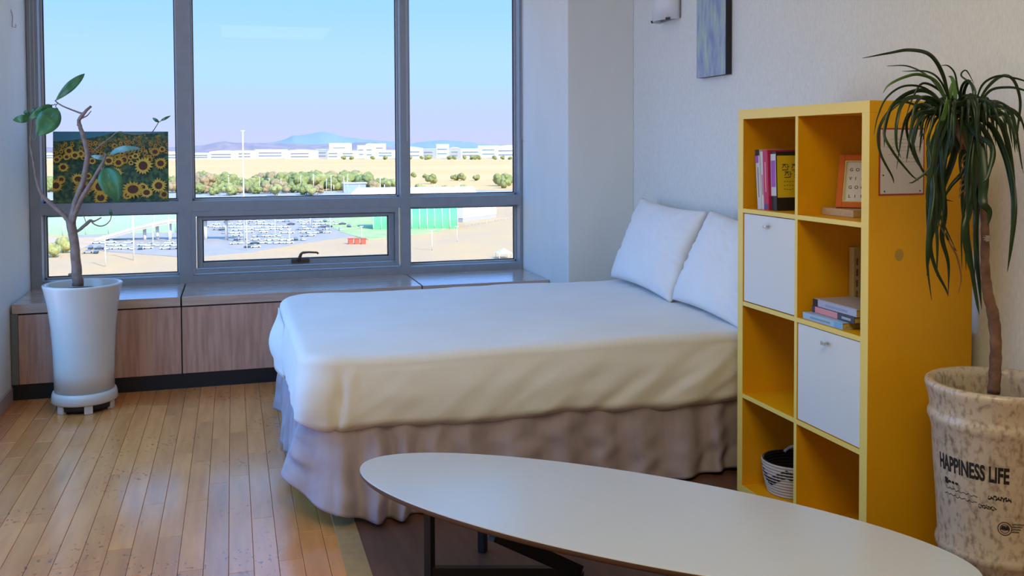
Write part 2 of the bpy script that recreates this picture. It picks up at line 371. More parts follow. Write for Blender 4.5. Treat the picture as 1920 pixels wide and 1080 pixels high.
# ------------------------------------------------------------------ blind chains
def chain(px, py_end, dx, label, yy, top=2.48, gap=.012):
    p = P(px, py_end, 1, yy); mb = MB(); xa, xb = p.x, p.x+gap
    pts = [(xa, yy, top)]+[(xa+math.sin(i*.4)*.001*dx, yy, top+(p.z+.02-top)*i/14) for i in range(1, 15)]
    pts += [(xa+gap*.15, yy, p.z+.006), ((xa+xb)/2, yy, p.z), (xb-gap*.15, yy, p.z+.006)]
    pts += [(xb, yy, p.z+.02+(top-p.z-.02)*i/14) for i in range(15)]
    mb.tube(pts, .0009, 5)
    # beads
    pp = [Vector(q) for q in pts]; acc = 0
    for i in range(len(pp)-1):
        L = (pp[i+1]-pp[i]).length; n = max(1, int(L/.009))
        for k in range(n):
            c = pp[i].lerp(pp[i+1], k/n); r = .0024
            vs = [c+Vector(v)*r for v in ((1, 0, 0), (-1, 0, 0), (0, 1, 0), (0, -1, 0), (0, 0, 1), (0, 0, -1))]
            mb.add(vs, [(0, 2, 4), (2, 1, 4), (1, 3, 4), (3, 0, 4), (2, 0, 5), (1, 2, 5), (3, 1, 5), (0, 3, 5)], 0, True)
    return tag(obj('blind_chain', mb, mat('white_bead', (.62, .63, .62), .4)), label, 'blind chain')
chain(60, 262, 1, 'white beaded blind chain hanging by the left window jamb', YW-.03, gap=.02)
chain(763, 265, 0, 'white beaded blind chain hanging before the right mullion', YW-.02, gap=.006)
chain(979, 265, 1, 'white beaded blind chain looped at the right edge of the window', YW-.04, gap=.026)
# hook on left wall
hk = P(22, 22, 0, XL+.004); hk2 = P(22, 50, 0, XL+.004)
tag(obj('wall_hook', MB().tube([hk, hk+Vector((.004, 0, -.03)), hk2+Vector((.002, 0, 0)), hk2+Vector((.018, 0, -.004)), hk2+Vector((.02, .0, .014))], .003, 8).box(XL+.0005, XL+.003, hk.y-.008, hk.y+.008, hk.z-.004, hk.z+.012), mat('white_hook', (.5, .5, .5), .4)), 'small pale hook screwed to the left wall', 'hook')

# ------------------------------------------------------------------ bed
X0, X1, Y0, Y1, ZT = .215, 2.215, 3.345, 4.885, .59
def rrect(s, x0, x1, y0, y1, r):
    """perimeter point and outward normal, s in metres from the middle of the near side going towards the foot"""
    w, h = x1-x0-2*r, y1-y0-2*r; q = PI*r/2; segs = [w, q, h, q, w, q, h, q]
    s = s % sum(segs)
    for i, L in enumerate(segs):
        if s <= L or i == 7: break
        s -= L
    t = s/L
    if i == 0: return (x1-r-w*t, y0), (0, -1)
    if i == 1: a = -PI/2-t*PI/2; c = (x0+r, y0+r)
    if i == 2: return (x0, y0+r+h*t), (-1, 0)
    if i == 3: a = PI-t*PI/2; c = (x0+r, y1-r)
    if i == 4: return (x0+r+w*t, y1), (0, 1)
    if i == 5: a = PI/2-t*PI/2; c = (x1-r, y1-r)
    if i == 6: return (x1, y1-r-h*t), (1, 0)
    if i == 7: a = -t*PI/2; c = (x1-r, y0+r)
    return (c[0]+r*math.cos(a), c[1]+r*math.sin(a)), (math.cos(a), math.sin(a))
def per(x0, x1, y0, y1, r): return 2*(x1-x0-2*r)+2*(y1-y0-2*r)+2*PI*r
def nz(x, y, z, s=1): return noise.noise(Vector((x*s, y*s, z*s)))
bed = thing('bed', 'double bed with a white mattress cover and gathered greyish skirt beneath the window', 'bed', ((X0+X1)/2, (Y0+Y1)/2, 0))
# bed base (box with legs) hidden behind skirt, mattress
f = MB().box(X0+.06, X1-.02, Y0+.08, Y1-.05, .12, .30)
for a in (X0+.40, X1-.12):
    for b in (Y0+.45, Y1-.14): f.box(a-.03, a+.03, b-.03, b+.03, 0, .12)
obj('bed_base', f, mat('bed_base_cloth', (.12, .09, .08), .8), bed, bevel=.01)
# cover: rings from edge down and a top grid of inset rings
R = .13; NU = 420; L = per(X0, X1, Y0, Y1, R)
rows = []
prof = []   # (inset, z, kind)
er = .036
for i in range(16): prof.append((.70*(1-i/16)**1.25+er, ZT))
for i in range(8):
    a = i/7*PI/2; prof.append((er*(1-math.sin(a)), ZT-er*(1-math.cos(a))))
NS = 16
for i in range(1, NS+1): prof.append((0, ZT-er-(i/NS)))
vs = []
for j, (ins, z) in enumerate(prof):
    for i in range(NU):
        s = L*i/NU
        (x, y), (nx, ny) = rrect(s, X0, X1, Y0, Y1, R)
        # near/foot/far/head tweaks
        if j < 24:
            k = min(1, ins/.70)
            cx, cy = (X0+X1)/2, (Y0+Y1)/2
            # inset towards the centre line
            hx = (X1-X0)/2; hy = (Y1-Y0)/2
            fx = 1-min(ins, hy*.999)/hx; fy = 1-min(ins, hy*.999)/hy
            px, py = cx+(x-cx)*fx, cy+(y-cy)*fy
            zz = z+.012*nz(px, py, .3, 2.1)+.006*nz(px*2, py*5, 1.3, 1.7)+.004*nz(px*3+py*4, py*8-px*2, 4, 1.5)
            # rounded crown of the mattress
            zz -= .006*max(0, 1-ins/.12)**2
            # far edge rises toward the headboard end
            vs.append((px, py, zz))
        else:
            t = (j-23)/NS
            near = max(0, -ny); foot = max(0, -nx)
            hem = .312+.02*foot-.02*max(0, (x-.4)/1.8)*near*1.0+.008*math.sin(s*9)+.006*nz(s, 0, 0, 6)
            zz = (ZT-er)*(1-t)+hem*t-.006*(1-t)
            # bulge and creases, diagonal folds
            right = max(0, min(1, 1-s/1.5)) if s < 2.6 else 0
            fold = (.004+.016*right)*nz((s+zz*1.1)*1.0, (s+zz*1.1)*.1, 2.0, 8.5)+(.0035+.006*right)*nz((s+zz*1.5)*3.0, zz*1.5, 7.0, 5.0)+.003*nz(s*2, zz*5, 3, 3)
            off = .012*math.sin(t*PI)*(.6+.4*near)+fold*min(1, t*2.5)+.012*t
            # hem tucks in slightly
            off -= .035*max(0, (t-.88)/.12)
            cornr = 1-abs(near-foot) if near > 0 and foot > 0 else 0
            off += .022*cornr*math.sin(t*PI)
            sa = (X1-X0-2*R)-.02+.03*t
            off -= .014*math.exp(-((s-sa)/.012)**2)*min(1, t*3)-.006*math.exp(-((s-sa+.03)/.02)**2)
            vs.append((x+nx*off, y+ny*off, zz))
f = MB(); f.grid(vs, NU, len(prof), closeu=True)
f.add([vs[i] for i in range(NU)], [tuple(range(NU))], 0, True)
# the inner ring collapses to a slit: stitch the middle with a filled face
cover = obj('mattress_cover', f, m_sheet, bed, recalc=True)
bm = bmesh.new(); bm.from_mesh(cover.data); bmesh.ops.remove_doubles(bm, verts=bm.verts, dist=.0004); bmesh.ops.recalc_face_normals(bm, faces=bm.faces); bm.to_mesh(cover.data); bm.free()
tag(cover, 'smooth white fitted cover')
sd = cover.modifiers.new('sol', 'SOLIDIFY'); sd.thickness = .004; sd.offset = -1
# loose flap at the far foot corner
f = MB(); vv = []
for j in range(12):
    for i in range(14):
        u, v = i/13, j/11
        vv.append((X0-.008-.055*math.sin(u*PI)*math.sin(min(1, v*1.2)*PI*.8), Y1-.62+u*.5, ZT-.05-.235*v))
f.grid(vv, 14, 12)
o = obj('cover_flap', f, m_sheet, bed, recalc=False); sd = o.modifiers.new('sol', 'SOLIDIFY'); sd.thickness = .006
# skirt
SX0, SY0 = X0+.012, Y0+.022
NU = 700; Ls = 2.0+.0; NV = 30; vs = []
r = .10
tot = (X1-.02-SX0-r)+PI*r/2+(Y1-.03-SY0-r)
def skpt(s):
    w = X1-.02-SX0-r
    if s < w: return (X1-.02-s, SY0), (0, -1), -(w-s)
    s -= w; q = PI*r/2
    if s < q:
        a = -PI/2-s/q*PI/2; return (SX0+r+r*math.cos(a), SY0+r+r*math.sin(a)), (math.cos(a), math.sin(a)), 0
    s -= q; return (SX0, SY0+r+s), (-1, 0), s
for j in range(NV):
    t = j/(NV-1)
    for i in range(NU):
        s = tot*i/(NU-1); (x, y), (nx, ny), dc = skpt(s)
        ph = s*40+7*nz(s, 0, 1, 1.9)+1.2*nz(s, t*.8, 4, 6)
        big = math.exp(-((s-(X1-.02-SX0-r))/.42)**2)         # around the corner
        amp = (.004+.015*t**.8)*(1+1.1*big)*(.45+.75*abs(nz(s, 5, 2, 2.2))*2)
        off = amp*math.sin(ph)+.012*t*math.sin(s*11+1.7)+.012*nz(s*1.2, t*.6, 3, 5)*t
        fr_ = 0 if dc < 0 else (min(1, (s-(X1-.02-SX0-r))/(PI*r/2)))
        off += .085*big*t**1.1*((1-.45*fr_) if dc <= 0 else max(.12, .55-dc*1.6)) + .012*t
        # hem height
        hem = .014
        if dc < 0: hem += .04*math.exp(-(abs(dc)/.10)**2)+.02*max(0, (-dc-1.35)/.4)
        elif dc == 0: hem += .04+.095*fr_
        else: hem += .135*math.exp(-(dc/.30)**2)
        hem += .004*math.sin(ph)
        z = .335*(1-t)+hem*t
        # diagonal gather on near side close to the corner
        sh = .07*t*t*math.exp(-((dc+.32)/.22)**2) if dc < 0 else 0
        vs.append((x+nx*off-sh*.4, y+ny*off-sh*.15, z))
f = MB(); f.grid(vs, NU, NV)
sk = obj('bed_skirt', f, m_skirt, bed, recalc=False); sd = sk.modifiers.new('sol', 'SOLIDIFY'); sd.thickness = .002
tag(sk, 'gathered greyish mauve voile skirt')

# pillows
def pillow(c, ax, up, w, h, th, label, seed):
    """ax along the width, up along the height; normal = thickness"""
    ax = Vector(ax).normalized(); up = Vector(up).normalized(); nn = ax.cross(up).normalized(); up = nn.cross(ax)
    n = 44; f = MB()
    for side in (1, -1):
        vs = []
        for j in range(n):
            for i in range(n):
                u, v = i/(n-1)*2-1, j/(n-1)*2-1
                e = (1-abs(u)**2.6)*(1-abs(v)**2.6); e = max(0, e)
                hgt = th*.5*e**.42
                # pinch the sides in
                uu = u*(1-.07*(1-v*v)); vv = v*(1-.08*(1-u*u))
                hgt *= 1+.12*nz(u+seed, v, side, 1.8)
                rad = math.atan2(v, u)
                wr = .014*nz(math.cos(rad)*3+seed, math.sin(rad)*3, side*2+min(abs(u), abs(v)), 2.2)*(1-e)+.008*nz(u*2, v*7+u*5+seed, side, 2)
                z = hgt*side+wr*min(1, e*8)
                vs.append(Vector(c)+ax*(uu*w/2)+up*(vv*h/2)+nn*z)
        f.grid(vs, n, n)
    o = obj('pillow', f, m_pill, None)
    bm = bmesh.new(); bm.from_mesh(o.data); bmesh.ops.remove_doubles(bm, verts=bm.verts, dist=.001); bmesh.ops.recalc_face_normals(bm, faces=bm.faces); bm.to_mesh(o.data); bm.free()
    return tag(o, label, 'pillow', 'white pillows at the head of the bed')
pillow((2.075, 4.42, ZT+.222), (-.02, -1, -.03), (.42, 0, 1), .78, .47, .16, 'white pillow farther from the shelf, nearest the window column', 1.3)
pillow((2.065, 3.65, ZT+.205), (-.02, -1, -.05), (.46, 0, 1), .74, .46, .16, 'white pillow nearer the yellow shelf, partly hidden behind it', 5.1)

# ------------------------------------------------------------------ yellow cube shelf
SXF, SYN, SH, SWD, SD = 1.8433, 2.429, 1.462, .77, .385
sh = thing('cube_shelf', 'tall yellow cube shelf unit of two columns and four rows against the right wall', 'shelf', (SXF+SD/2, SYN+SWD/2, 0))
OT, IT, CE = .036, .016, .3353
def board(name, x0, x1, y0, y1, z0, z1, front=True):
    f = MB().box(x0+.0012, x1, y0, y1, z0, z1, 0)
    if front: f.box(x0, x0+.0012, y0, y1, z0, z1, 1)
    return obj(name, f, [m_yel, m_yedge], sh, bevel=.0008)
XB = SXF+SD
board('top_board', SXF, XB, SYN, SYN+SWD, SH-OT, SH)
board('bottom_board', SXF, XB, SYN, SYN+SWD, 0, OT)
board('side_panel', SXF, XB, SYN, SYN+OT, OT, SH-OT)
board('side_panel', SXF, XB, SYN+SWD-OT, SYN+SWD, OT, SH-OT)
YM0, YM1 = SYN+SWD/2-IT/2, SYN+SWD/2+IT/2
CE = (SH-2*OT-3*IT)/4
zrow = [OT+k*(CE+IT) for k in range(4)]         # top face of the board under each row
for k in range(1, 4): board('shelf_board', SXF+.001, XB, SYN+OT, SYN+SWD-OT, zrow[k]-IT, zrow[k])
for k in range(4): board('divider', SXF+.001, XB, YM0, YM1, zrow[k], zrow[k]+CE)
# stain spot on the side
sp = P(1686, 478, 1, SYN)
tag(obj('stain', MB().add([(sp.x+.016*math.cos(a*PI/8), SYN-.0004, sp.z+.019*math.sin(a*PI/8)) for a in range(16)], [tuple(range(16))]), mat('stain', (.42, .25, .02), .5), sh, recalc=False), 'round brown stain')
# doors
for (ya_, yb_, k, nm) in ((YM1, SYN+SWD-OT, 2, 'white door in the far column'), (SYN+OT, YM0, 1, 'white door in the near column')):
    g = .003
    d = obj('door', MB().box(SXF+.004, SXF+.02, ya_+g, yb_-g, zrow[k]+g, zrow[k]+CE-g), m_door, sh, bevel=.001)
    yc_ = (ya_+yb_)/2; zc = zrow[k]+CE-.038
    q = MB()
    q.box(SXF-.016, SXF-.012, yc_-.012, yc_+.012, zc-.006, zc+.006).box(SXF-.012, SXF+.0045, yc_-.004, yc_+.004, zc-.004, zc+.004)
    obj('knob', q, m_chrome, d, bevel=.0015)
    obj('door_box', MB().box(SXF+.022, XB-.01, ya_+g*2, yb_-g*2, zrow[k]+.004, zrow[k]+CE-.006), m_door, sh)

# paper on side
pa, pb = P(1648, 240, 1, SYN), P(1732, 365, 1, SYN)
pp = thing('notice_sheet', 'white notice sheet with a red border fixed to the side of the yellow shelf', 'notice', ((pa.x+pb.x)/2, SYN-.002, pb.z))
obj('border', MB().box(pa.x, pb.x, SYN-.0016, SYN-.0004, pb.z, pa.z), mat('red_card', (.36, .03, .015), .5), pp)
obj('sheet', MB().box(pa.x+.005, pb.x-.005, SYN-.0026, SYN-.0016, pb.z+.005, pa.z-.005), mat('notice_paper', (.62, .56, .57), .5), pp)
ink = mat('ink', (.03, .03, .04), .6); q = MB(); yy = SYN-.0029
for r_, (u0_, u1_) in enumerate(((.25, .62), (.28, .7), (.15, .92), (.3, .85), (.2, .45), (.5, .9), (.35, .8))):
    z = pa.z-.035-.0115*r_; w = pb.x-pa.x; xx = pa.x+w*u0_
    while xx < pa.x+w*u1_:
        l = random.uniform(.002, .006); a = random.uniform(-.0015, .0015)
        q.add([(xx, yy, z+a), (xx+l, yy, z-a), (xx+l, yy, z-a+.0011), (xx, yy, z+a+.0011)], [(0, 1, 2, 3)]); xx += l+random.uniform(.001, .004)
for (u_, v_) in ((.12, .06), (.9, .06), (.09, .3), (.12, .93)):
    c = Vector((pa.x+(pb.x-pa.x)*u_, yy, pb.z+(pa.z-pb.z)*v_))
    q.add([c+Vector((.003*math.cos(a*PI/4), 0, .003*math.sin(a*PI/4))) for a in range(8)], [tuple(range(8))])
tag(obj('writing', q, ink, pp, recalc=False), kind='stuff')

# ---- text helper: flat text mesh mapped by a function
def text_mesh(body, size, off=0, sx=1):
    cu_ = bpy.data.curves.new('t', 'FONT'); cu_.body = body; cu_.size = size; cu_.offset = off; cu_.resolution_u = 3
    o = bpy.data.objects.new('t', cu_); COL.objects.link(o)
    dg = bpy.context.evaluated_depsgraph_get(); dg.update(); me = o.evaluated_get(dg).to_mesh()
    v = [(p.co.x*sx, p.co.y) for p in me.vertices]; fc = [tuple(p.vertices) for p in me.polygons]
    o.evaluated_get(dg).to_mesh_clear(); bpy.data.objects.remove(o)
    return v, fc

# ------------------------------------------------------------------ books
def book(label, org, ex, ey, ez, w, t_, h, cov, pages=(.72, .62, .42), marks=None, group=None, plate=None):
    """ex: from spine to fore edge (width w), ey: thickness t_, ez: along the spine h; org = spine corner"""
    ex, ey, ez = Vector(ex).normalized(), Vector(ey).normalized(), Vector(ez).normalized(); org = Vector(org)
    b = thing('book', label, 'book', org, group); c = .0022
    def bx(mb, u0_, u1_, v0_, v1_, w0_, w1_, mi=0):
        p = org+ex*((u0_+u1_)/2)+ey*((v0_+v1_)/2)+ez*((w0_+w1_)/2)
        return mb.obox(p, ex, ey, ez, (u1_-u0_)/2, (v1_-v0_)/2, (w1_-w0_)/2, mi)
    f = MB(); bx(f, 0, w, 0, c, 0, h); bx(f, 0, w, t_-c, t_, 0, h); bx(f, 0, c, c, t_-c, 0, h)
    cm = mat('cover_%d' % hash(cov).__abs__(), cov, .38)
    obj('cover', f, cm, b, bevel=.0006)
    obj('pages', bx(MB(), c, w-.004, c, t_-c, .003, h-.003), mat('pages_%d' % abs(hash(pages)), pages, .8, noise_=(120, tuple(k*.75 for k in pages), .4, .6)), b)
    for i, (face, a0_, a1_, b0_, b1_, colr) in enumerate(marks or []):
        q = MB()
        if face == 's': bx(q, -.0005*(i+1), 0, t_*a0_, t_*a1_, h*b0_, h*b1_)          # spine
        elif face == 'f': bx(q, w*a0_, w*a1_, t_, t_+.0005*(i+1), h*b0_, h*b1_)       # face at +ey
        elif face == 'b': bx(q, w*a0_, w*a1_, -.0005*(i+1), 0, h*b0_, h*b1_)
        obj('print', q, mat('print_%d' % abs(hash(colr)), colr, .45), b)
    return b
# top-left cell: books standing, spines to -x; nearest shows its cover to -y
zc = zrow[3]; tilt = (0, .10, 1)
def T(px): return P(px, 390, 0, SXF+.035).y
W_, K_, PU = (.6, .6, .62), (.02, .02, .03), (.36, .09, .46)
sx_ = SXF+.035
y = 3.117
def pr_mark(cols): return cols
ezv = (0, .09, 1)
book('white paperback with a black and purple spine top, leftmost of the upright books', (sx_, y-.028, zc+.001), (1, 0, 0), (0, 1, -.075), ezv, .145, .028, .222, W_, marks=[('s', 0, 1, .9, 1, K_), ('s', .3, 1, .78, .9, PU), ('s', .4, .6, .2, .7, (.3, .3, .3))], group='books on the top shelf')
y -= .0295
book('thin white paperback squeezed between the white and pink books', (sx_, y-.02, zc+.001), (1, 0, 0), (0, 1, -.07), (0, .07, 1), .145, .02, .215, (.62, .6, .62), marks=[('s', .3, .7, .25, .6, (.55, .2, .3))], group='books on the top shelf')
y -= .0215
book('crimson pink paperback standing on the top shelf', (sx_-.004, y-.032, zc+.001), (1, 0, 0), (0, 1, -.06), (0, .06, 1), .15, .032, .22, (.52, .02, .10), marks=[('s', .4, .6, .3, .8, (.75, .3, .35)), ('s', .1, .9, .02, .1, (.1, .08, .25))], group='books on the top shelf')
y -= .034
yb_ = book('yellow and black hardback with purple spine, cover facing the room, leaning on the pink book', (sx_+.006, y-.035, zc+.001), (1, 0, 0), (0, 1, -.045), (0, .045, 1), .15, .034, .214, (.02, .02, .025),
     marks=[('s', 0, 1, .25, .96, W_), ('s', .1, .9, .4, .85, PU), ('b', .03, 1, .22, .93, (.72, .55, .02))], group='books on the top shelf')
# cover lettering in Hangul-like strokes as on the photo ("혼자" ...)
q = MB(); oy = y-.0366-.0005*3
def stroke(x0_, z0_, x1_, z1_, th=.0022):
    a = Vector((x0_, 0, z0_)); b = Vector((x1_, 0, z1_)); d = (b-a).normalized(); n_ = Vector((-d.z, 0, d.x))*th/2
    def L_(p): return Vector((sx_+.006+p.x, oy+.045*p.z, zc+.001+p.z))
    q.add([L_(a-n_), L_(b-n_), L_(b+n_), L_(a+n_)], [(0, 1, 2, 3)])
for cx_, cz_ in ((.035, .155), (.075, .155), (.045, .128), (.085, .128), (.115, .155)):
    for (a, b, c, d) in ((-.012, .012, .008, .012), (-.002, .012, -.012, -.002), (-.002, .012, .006, -.002), (.012, .014, .012, -.008), (.012, .004, .018, .004), (-.012, -.008, .012, -.008)):
        stroke(cx_+a, cz_+b, cx_+c, cz_+d)
for i in range(3):
    for k in range(6): stroke(.03+k*.011, .105-i*.014, .036+k*.011, .105-i*.014+random.uniform(-.002, .002), .0016)
for k in range(10): stroke(.03+k*.011, .02, .037+k*.011, .021, .003)
tag(obj('lettering', q, ink, yb_, recalc=False), kind='stuff')

# frame on a pale box
bx0 = P(1541, 404, 0, 1.94)
tag(obj('wood_block', MB().box(1.935, 2.205, 2.628, 2.80, zrow[3]+.0006, zrow[3]+.0246), mat('pale_wood', (.52, .37, .2), .5, noise_=(6, (.45, .31, .16), .3, .7), stretch=(1, 10, 10)), bevel=.001), 'flat pale wooden block under the orange photo frame', 'block')
fz = zrow[3]+.0255; tl = .20
ax_ = Vector((math.cos(.85), -math.sin(.85), 0)); hn = Vector((-math.sin(.85), -math.cos(.85), 0)); tl = .32; n_ = (hn+Vector((0, 0, tl))).normalized(); up = (Vector((0, 0, 1))-hn*tl).normalized()
fw, fh = .165, .185; fo = Vector((1.957, 2.752, fz))
fr = thing('picture_frame', 'orange wooden frame with a lettered card leaning in the top shelf', 'picture frame', fo+ax_*fw/2)
q = MB()
def fb(u0_, u1_, v0_, v1_, d0, d1, mb): return mb.obox(fo+ax_*((u0_+u1_)/2)+up*((v0_+v1_)/2)+n_*((d0+d1)/2), ax_, up, n_, (u1_-u0_)/2, (v1_-v0_)/2, (d1-d0)/2)
for a in ((0, .02, 0, fh), (fw-.02, fw, 0, fh), (.02, fw-.02, 0, .02), (.02, fw-.02, fh-.02, fh)): fb(*a, -.006, .008, q)
obj('frame', q, mat('orange_wood', (.58, .12, .004), .5, spec=.25, noise_=(10, (.50, .095, .004), .3, .7)), fr, bevel=.0015)
q = MB()
for a in ((.02, .024, .02, fh-.02), (fw-.024, fw-.02, .02, fh-.02), (.024, fw-.024, .02, .024), (.024, fw-.024, fh-.024, fh-.02)): fb(*a, -.003, .0055, q)
obj('liner', q, mat('gilt_liner', (.62, .48, .2), .4), fr)
obj('card', fb(.02, fw-.02, .02, fh-.02, -.004, 0, MB()), mat('cream_card', (.62, .58, .47), .7), fr)
q = MB()
for i, w_ in enumerate(('GOOD', 'VIBES', 'GOOD', 'LIFE')):
    for k, ch in enumerate(w_):
        v, fc = text_mesh(ch, .0155, .0003)
        uo = .036+k*.0195+(0.002 if w_ == 'LIFE' else 0); vo = fh-.056-i*.031
        q.add([fo+ax_*(uo+a)+up*(vo+b)+n_*.0006 for a, b in v], fc)
tag(obj('lettering', q, ink, fr, recalc=False), kind='stuff')

# stack of three lying books, near column third row
z = zrow[2]+.0006; bx = SXF+.012
def lay(label, x, y0_, y1_, z, th, w, cov, marks, pages, rot=0):
    ang = rot; ez = Vector((math.sin(ang), math.cos(ang), 0)); ex = Vector((math.cos(ang), -math.sin(ang), 0))
    return book(label, (x, y0_, z), ex, (0, 0, 1), ez, w, th, y1_-y0_, cov, pages=pages, marks=marks, group='books stacked lying flat')
PG_ = (.62, .42, .10)
lay('pale blue paperback at the bottom of the lying stack', bx, 2.57, 2.788, z, .0215, .155, (.33, .52, .72), [('s', .1, .9, .02, .2, (.15, .42, .72)), ('s', .35, .6, .3, .8, (.2, .3, .4))], PG_)
lay('pink and dark navy paperback in the middle of the lying stack', bx+.022, 2.54, 2.778, z+.0222, .0215, .15, (.05, .06, .10), [('s', .03, .97, .38, .92, (.70, .28, .30)), ('s', .3, .65, .08, .28, (.4, .42, .45))], PG_, .03)
sb = lay('lavender grey paperback with a dark picture cover on top of the lying stack', bx+.026, 2.535, 2.775, z+.0444, .0235, .15, (.42, .45, .60), [('s', 0, 1, .88, 1, K_), ('s', .3, .6, .2, .7, (.3, .33, .5)), ('f', .03, 1, .02, .98, (.40, .36, .36))], PG_, .02)
q = MB(); c = Vector((bx+.026+.08, 2.65, z+.0686))
for (dx, dy, r1, r2, mi) in ((0, 0, .062, .085, 0), (.015, -.01, .04, .06, 1), (-.01, .03, .018, .03, 0)):
    q.add([c+Vector((dx+r1*math.cos(a*PI/12), dy+r2*math.sin(a*PI/12), .0003*mi)) for a in range(24)], [tuple(range(24))], mi)
obj('cover_picture', q, [mat('cover_dark', (.04, .02, .02), .35), mat('cover_mid', (.22, .15, .12), .35)], sb, recalc=False)
# upright book at the back
u = P(1601, 520, 1, 2.775)
bk = book('slim beige book standing upright behind the lying stack', (u.x, 2.775, zrow[2]+.001), (0, 1, 0), (1, 0, 0), (0, 0, 1), .027, .026, .235, (.50, .36, .14), marks=[('s', .35, .6, .1+i*.16, .2+i*.16, (.16, .09, .04)) for i in range(5)])

# rope basket
bc = (1.99, 3.05, OT+.0006)
bk = thing('rope_basket', 'small cream rope basket with a black zigzag in the bottom shelf cell', 'basket', bc)
prof = []; NB = 11
for i in range(NB):
    r_ = .088+.020*math.sin(min(1, i/NB*1.1)*PI*.5); z = .006+i*.0112
    for a in range(6): t_ = a/6*PI-PI/2; prof.append((r_+.0055*math.cos(t_), z+.0056*math.sin(t_)))
inner = [(p[0]-.007, p[1]) for p in prof[::-1] if p[1] > .012]+[(.001, .012)]
q = MB().lathe(prof, bc, 56)
obj('rope_wall', MB().lathe([(.001, 0)]+prof, bc, 56, caps=False), mat('cream_rope', (.52, .46, .42), .9, bump=(300, .6, .002)), bk)
obj('lining', MB().lathe(inner, bc, 56, caps=False), mat('black_rope', (.015, .013, .015), .9), bk)
q = MB()
for k in range(40):      # zigzag band following the wall
    a0_, a1_ = PI*(.78+k/40*1.9), PI*(.78+(k+1)/40*1.9)
    def zz_(a): u = (a/(PI*.42)) % 1; return .098-.045*(u*2 if u < .5 else 2-2*u)
    def Rr(z): return .088+.020*math.sin(min(1, z/.14*1.0)*PI*.5)+.0065
    w_ = .016; vs = []
    for a in (a0_, a1_):
        for d in (-w_, w_):
            z = zz_(a)+d; vs.append((bc[0]+Rr(z)*math.cos(a), bc[1]+Rr(z)*math.sin(a), bc[2]+z))
    q.add(vs, [(0, 2, 3, 1)], 0, True)
tag(obj('zigzag', q, mat('black_rope', (0, 0, 0)), bk, recalc=False), 'black zigzag band')
q = MB(); hc = Vector(bc)
q.tube([(hc.x+.097*math.cos(a), hc.y+.097*math.sin(a), hc.z+.117+.022*math.sin(k/10*PI)) for k, a in enumerate([PI*.18+k*.075 for k in range(11)])], .006, 8)
obj('handle', q, mat('cream_rope', (0, 0, 0)), bk)

# ------------------------------------------------------------------ oval table
TZ = .33; tc_ = Vector((1.0208, 2.367)); ta, tb = .8795, .2992; td = Vector((.7059, -.7083)); tn = Vector((.7083, .7059))
tbl = thing('coffee_table', 'long oval white coffee table with a dark plywood edge and black steel legs', 'table', (tc_.x, tc_.y, 0))
def ell(k, z, n=120): return [(tc_.x+td.x*(ta-k)*math.cos(a)+tn.x*(tb-k)*math.sin(a), tc_.y+td.y*(ta-k)*math.cos(a)+tn.y*(tb-k)*math.sin(a), z) for a in [2*PI*i/n for i in range(n)]]
f = MB(); n = 120; vs = ell(.0, TZ-.0025)+ell(.0006, TZ-.0008)+ell(.002, TZ)
f.grid(vs, n, 3, closeu=True); f.add(ell(.002, TZ), [tuple(range(n))])
obj('top_surface', f, m_ttop, tbl)
f = MB(); vs = ell(.0, TZ-.0026)+ell(.0, TZ-.012)+ell(.008, TZ-.02)+ell(.016, TZ-.022)
f.grid(vs, n, 4, closeu=True); f.add(ell(.016, TZ-.022), [tuple(range(n))[::-1]]); f.add(ell(0, TZ-.0026), [tuple(range(n))])
tag(obj('plywood_edge', f, m_tedge, tbl), 'dark brown bevelled plywood edge')
B_ = P(905, 1038, 2, 0); A_ = P(806, 1119, 2, 0); Pq = P(1085, 1119, 2, 0); zu = TZ-.022
c3 = Vector((tc_.x, tc_.y, 0))
def mir(p): p = Vector(p); return Vector((2*tc_.x-p.x, 2*tc_.y-p.y, p.z))
def bar(name, a, b, w=.024, flat=None):
    a, b = Vector(a), Vector(b); d = b-a; up_ = Vector((0, 0, 1)) if abs(d.normalized().z) < .9 else Vector((td.x, td.y, 0))
    s_ = d.cross(up_).normalized(); u_ = s_.cross(d).normalized()
    obj(name, MB().obox((a+b)/2, s_, u_, d, w/2, (flat or w)/2, d.length/2), m_steel, tbl, bevel=.001)
zf = .0072
for fn in (lambda p: Vector(p), mir):
    a, b, p_ = fn(A_), fn(B_), fn(Pq)
    up3 = lambda v, z: Vector((v.x, v.y, z))
    bar('leg', up3(a, zf), up3(a, zu)); bar('leg', up3(b, zf), up3(b, zu))
    bar('top_rail', up3(a, zu-.012), up3(b, zu-.012))
    bar('floor_rail', up3(a, .075), up3(p_, .075), .024, .03)
    q_ = fn(P(925, 1004, 2, zu-.02)); bar('brace', up3(p_, .075), up3(q_, zu-.014), .024, .04); bar('leg', up3(p_, zf), up3(p_, .075))
bar('spine_rail', (A_.x*.5+B_.x*.5, A_.y*.5+B_.y*.5, zu-.012), mir((A_.x*.5+B_.x*.5, A_.y*.5+B_.y*.5, zu-.012)))

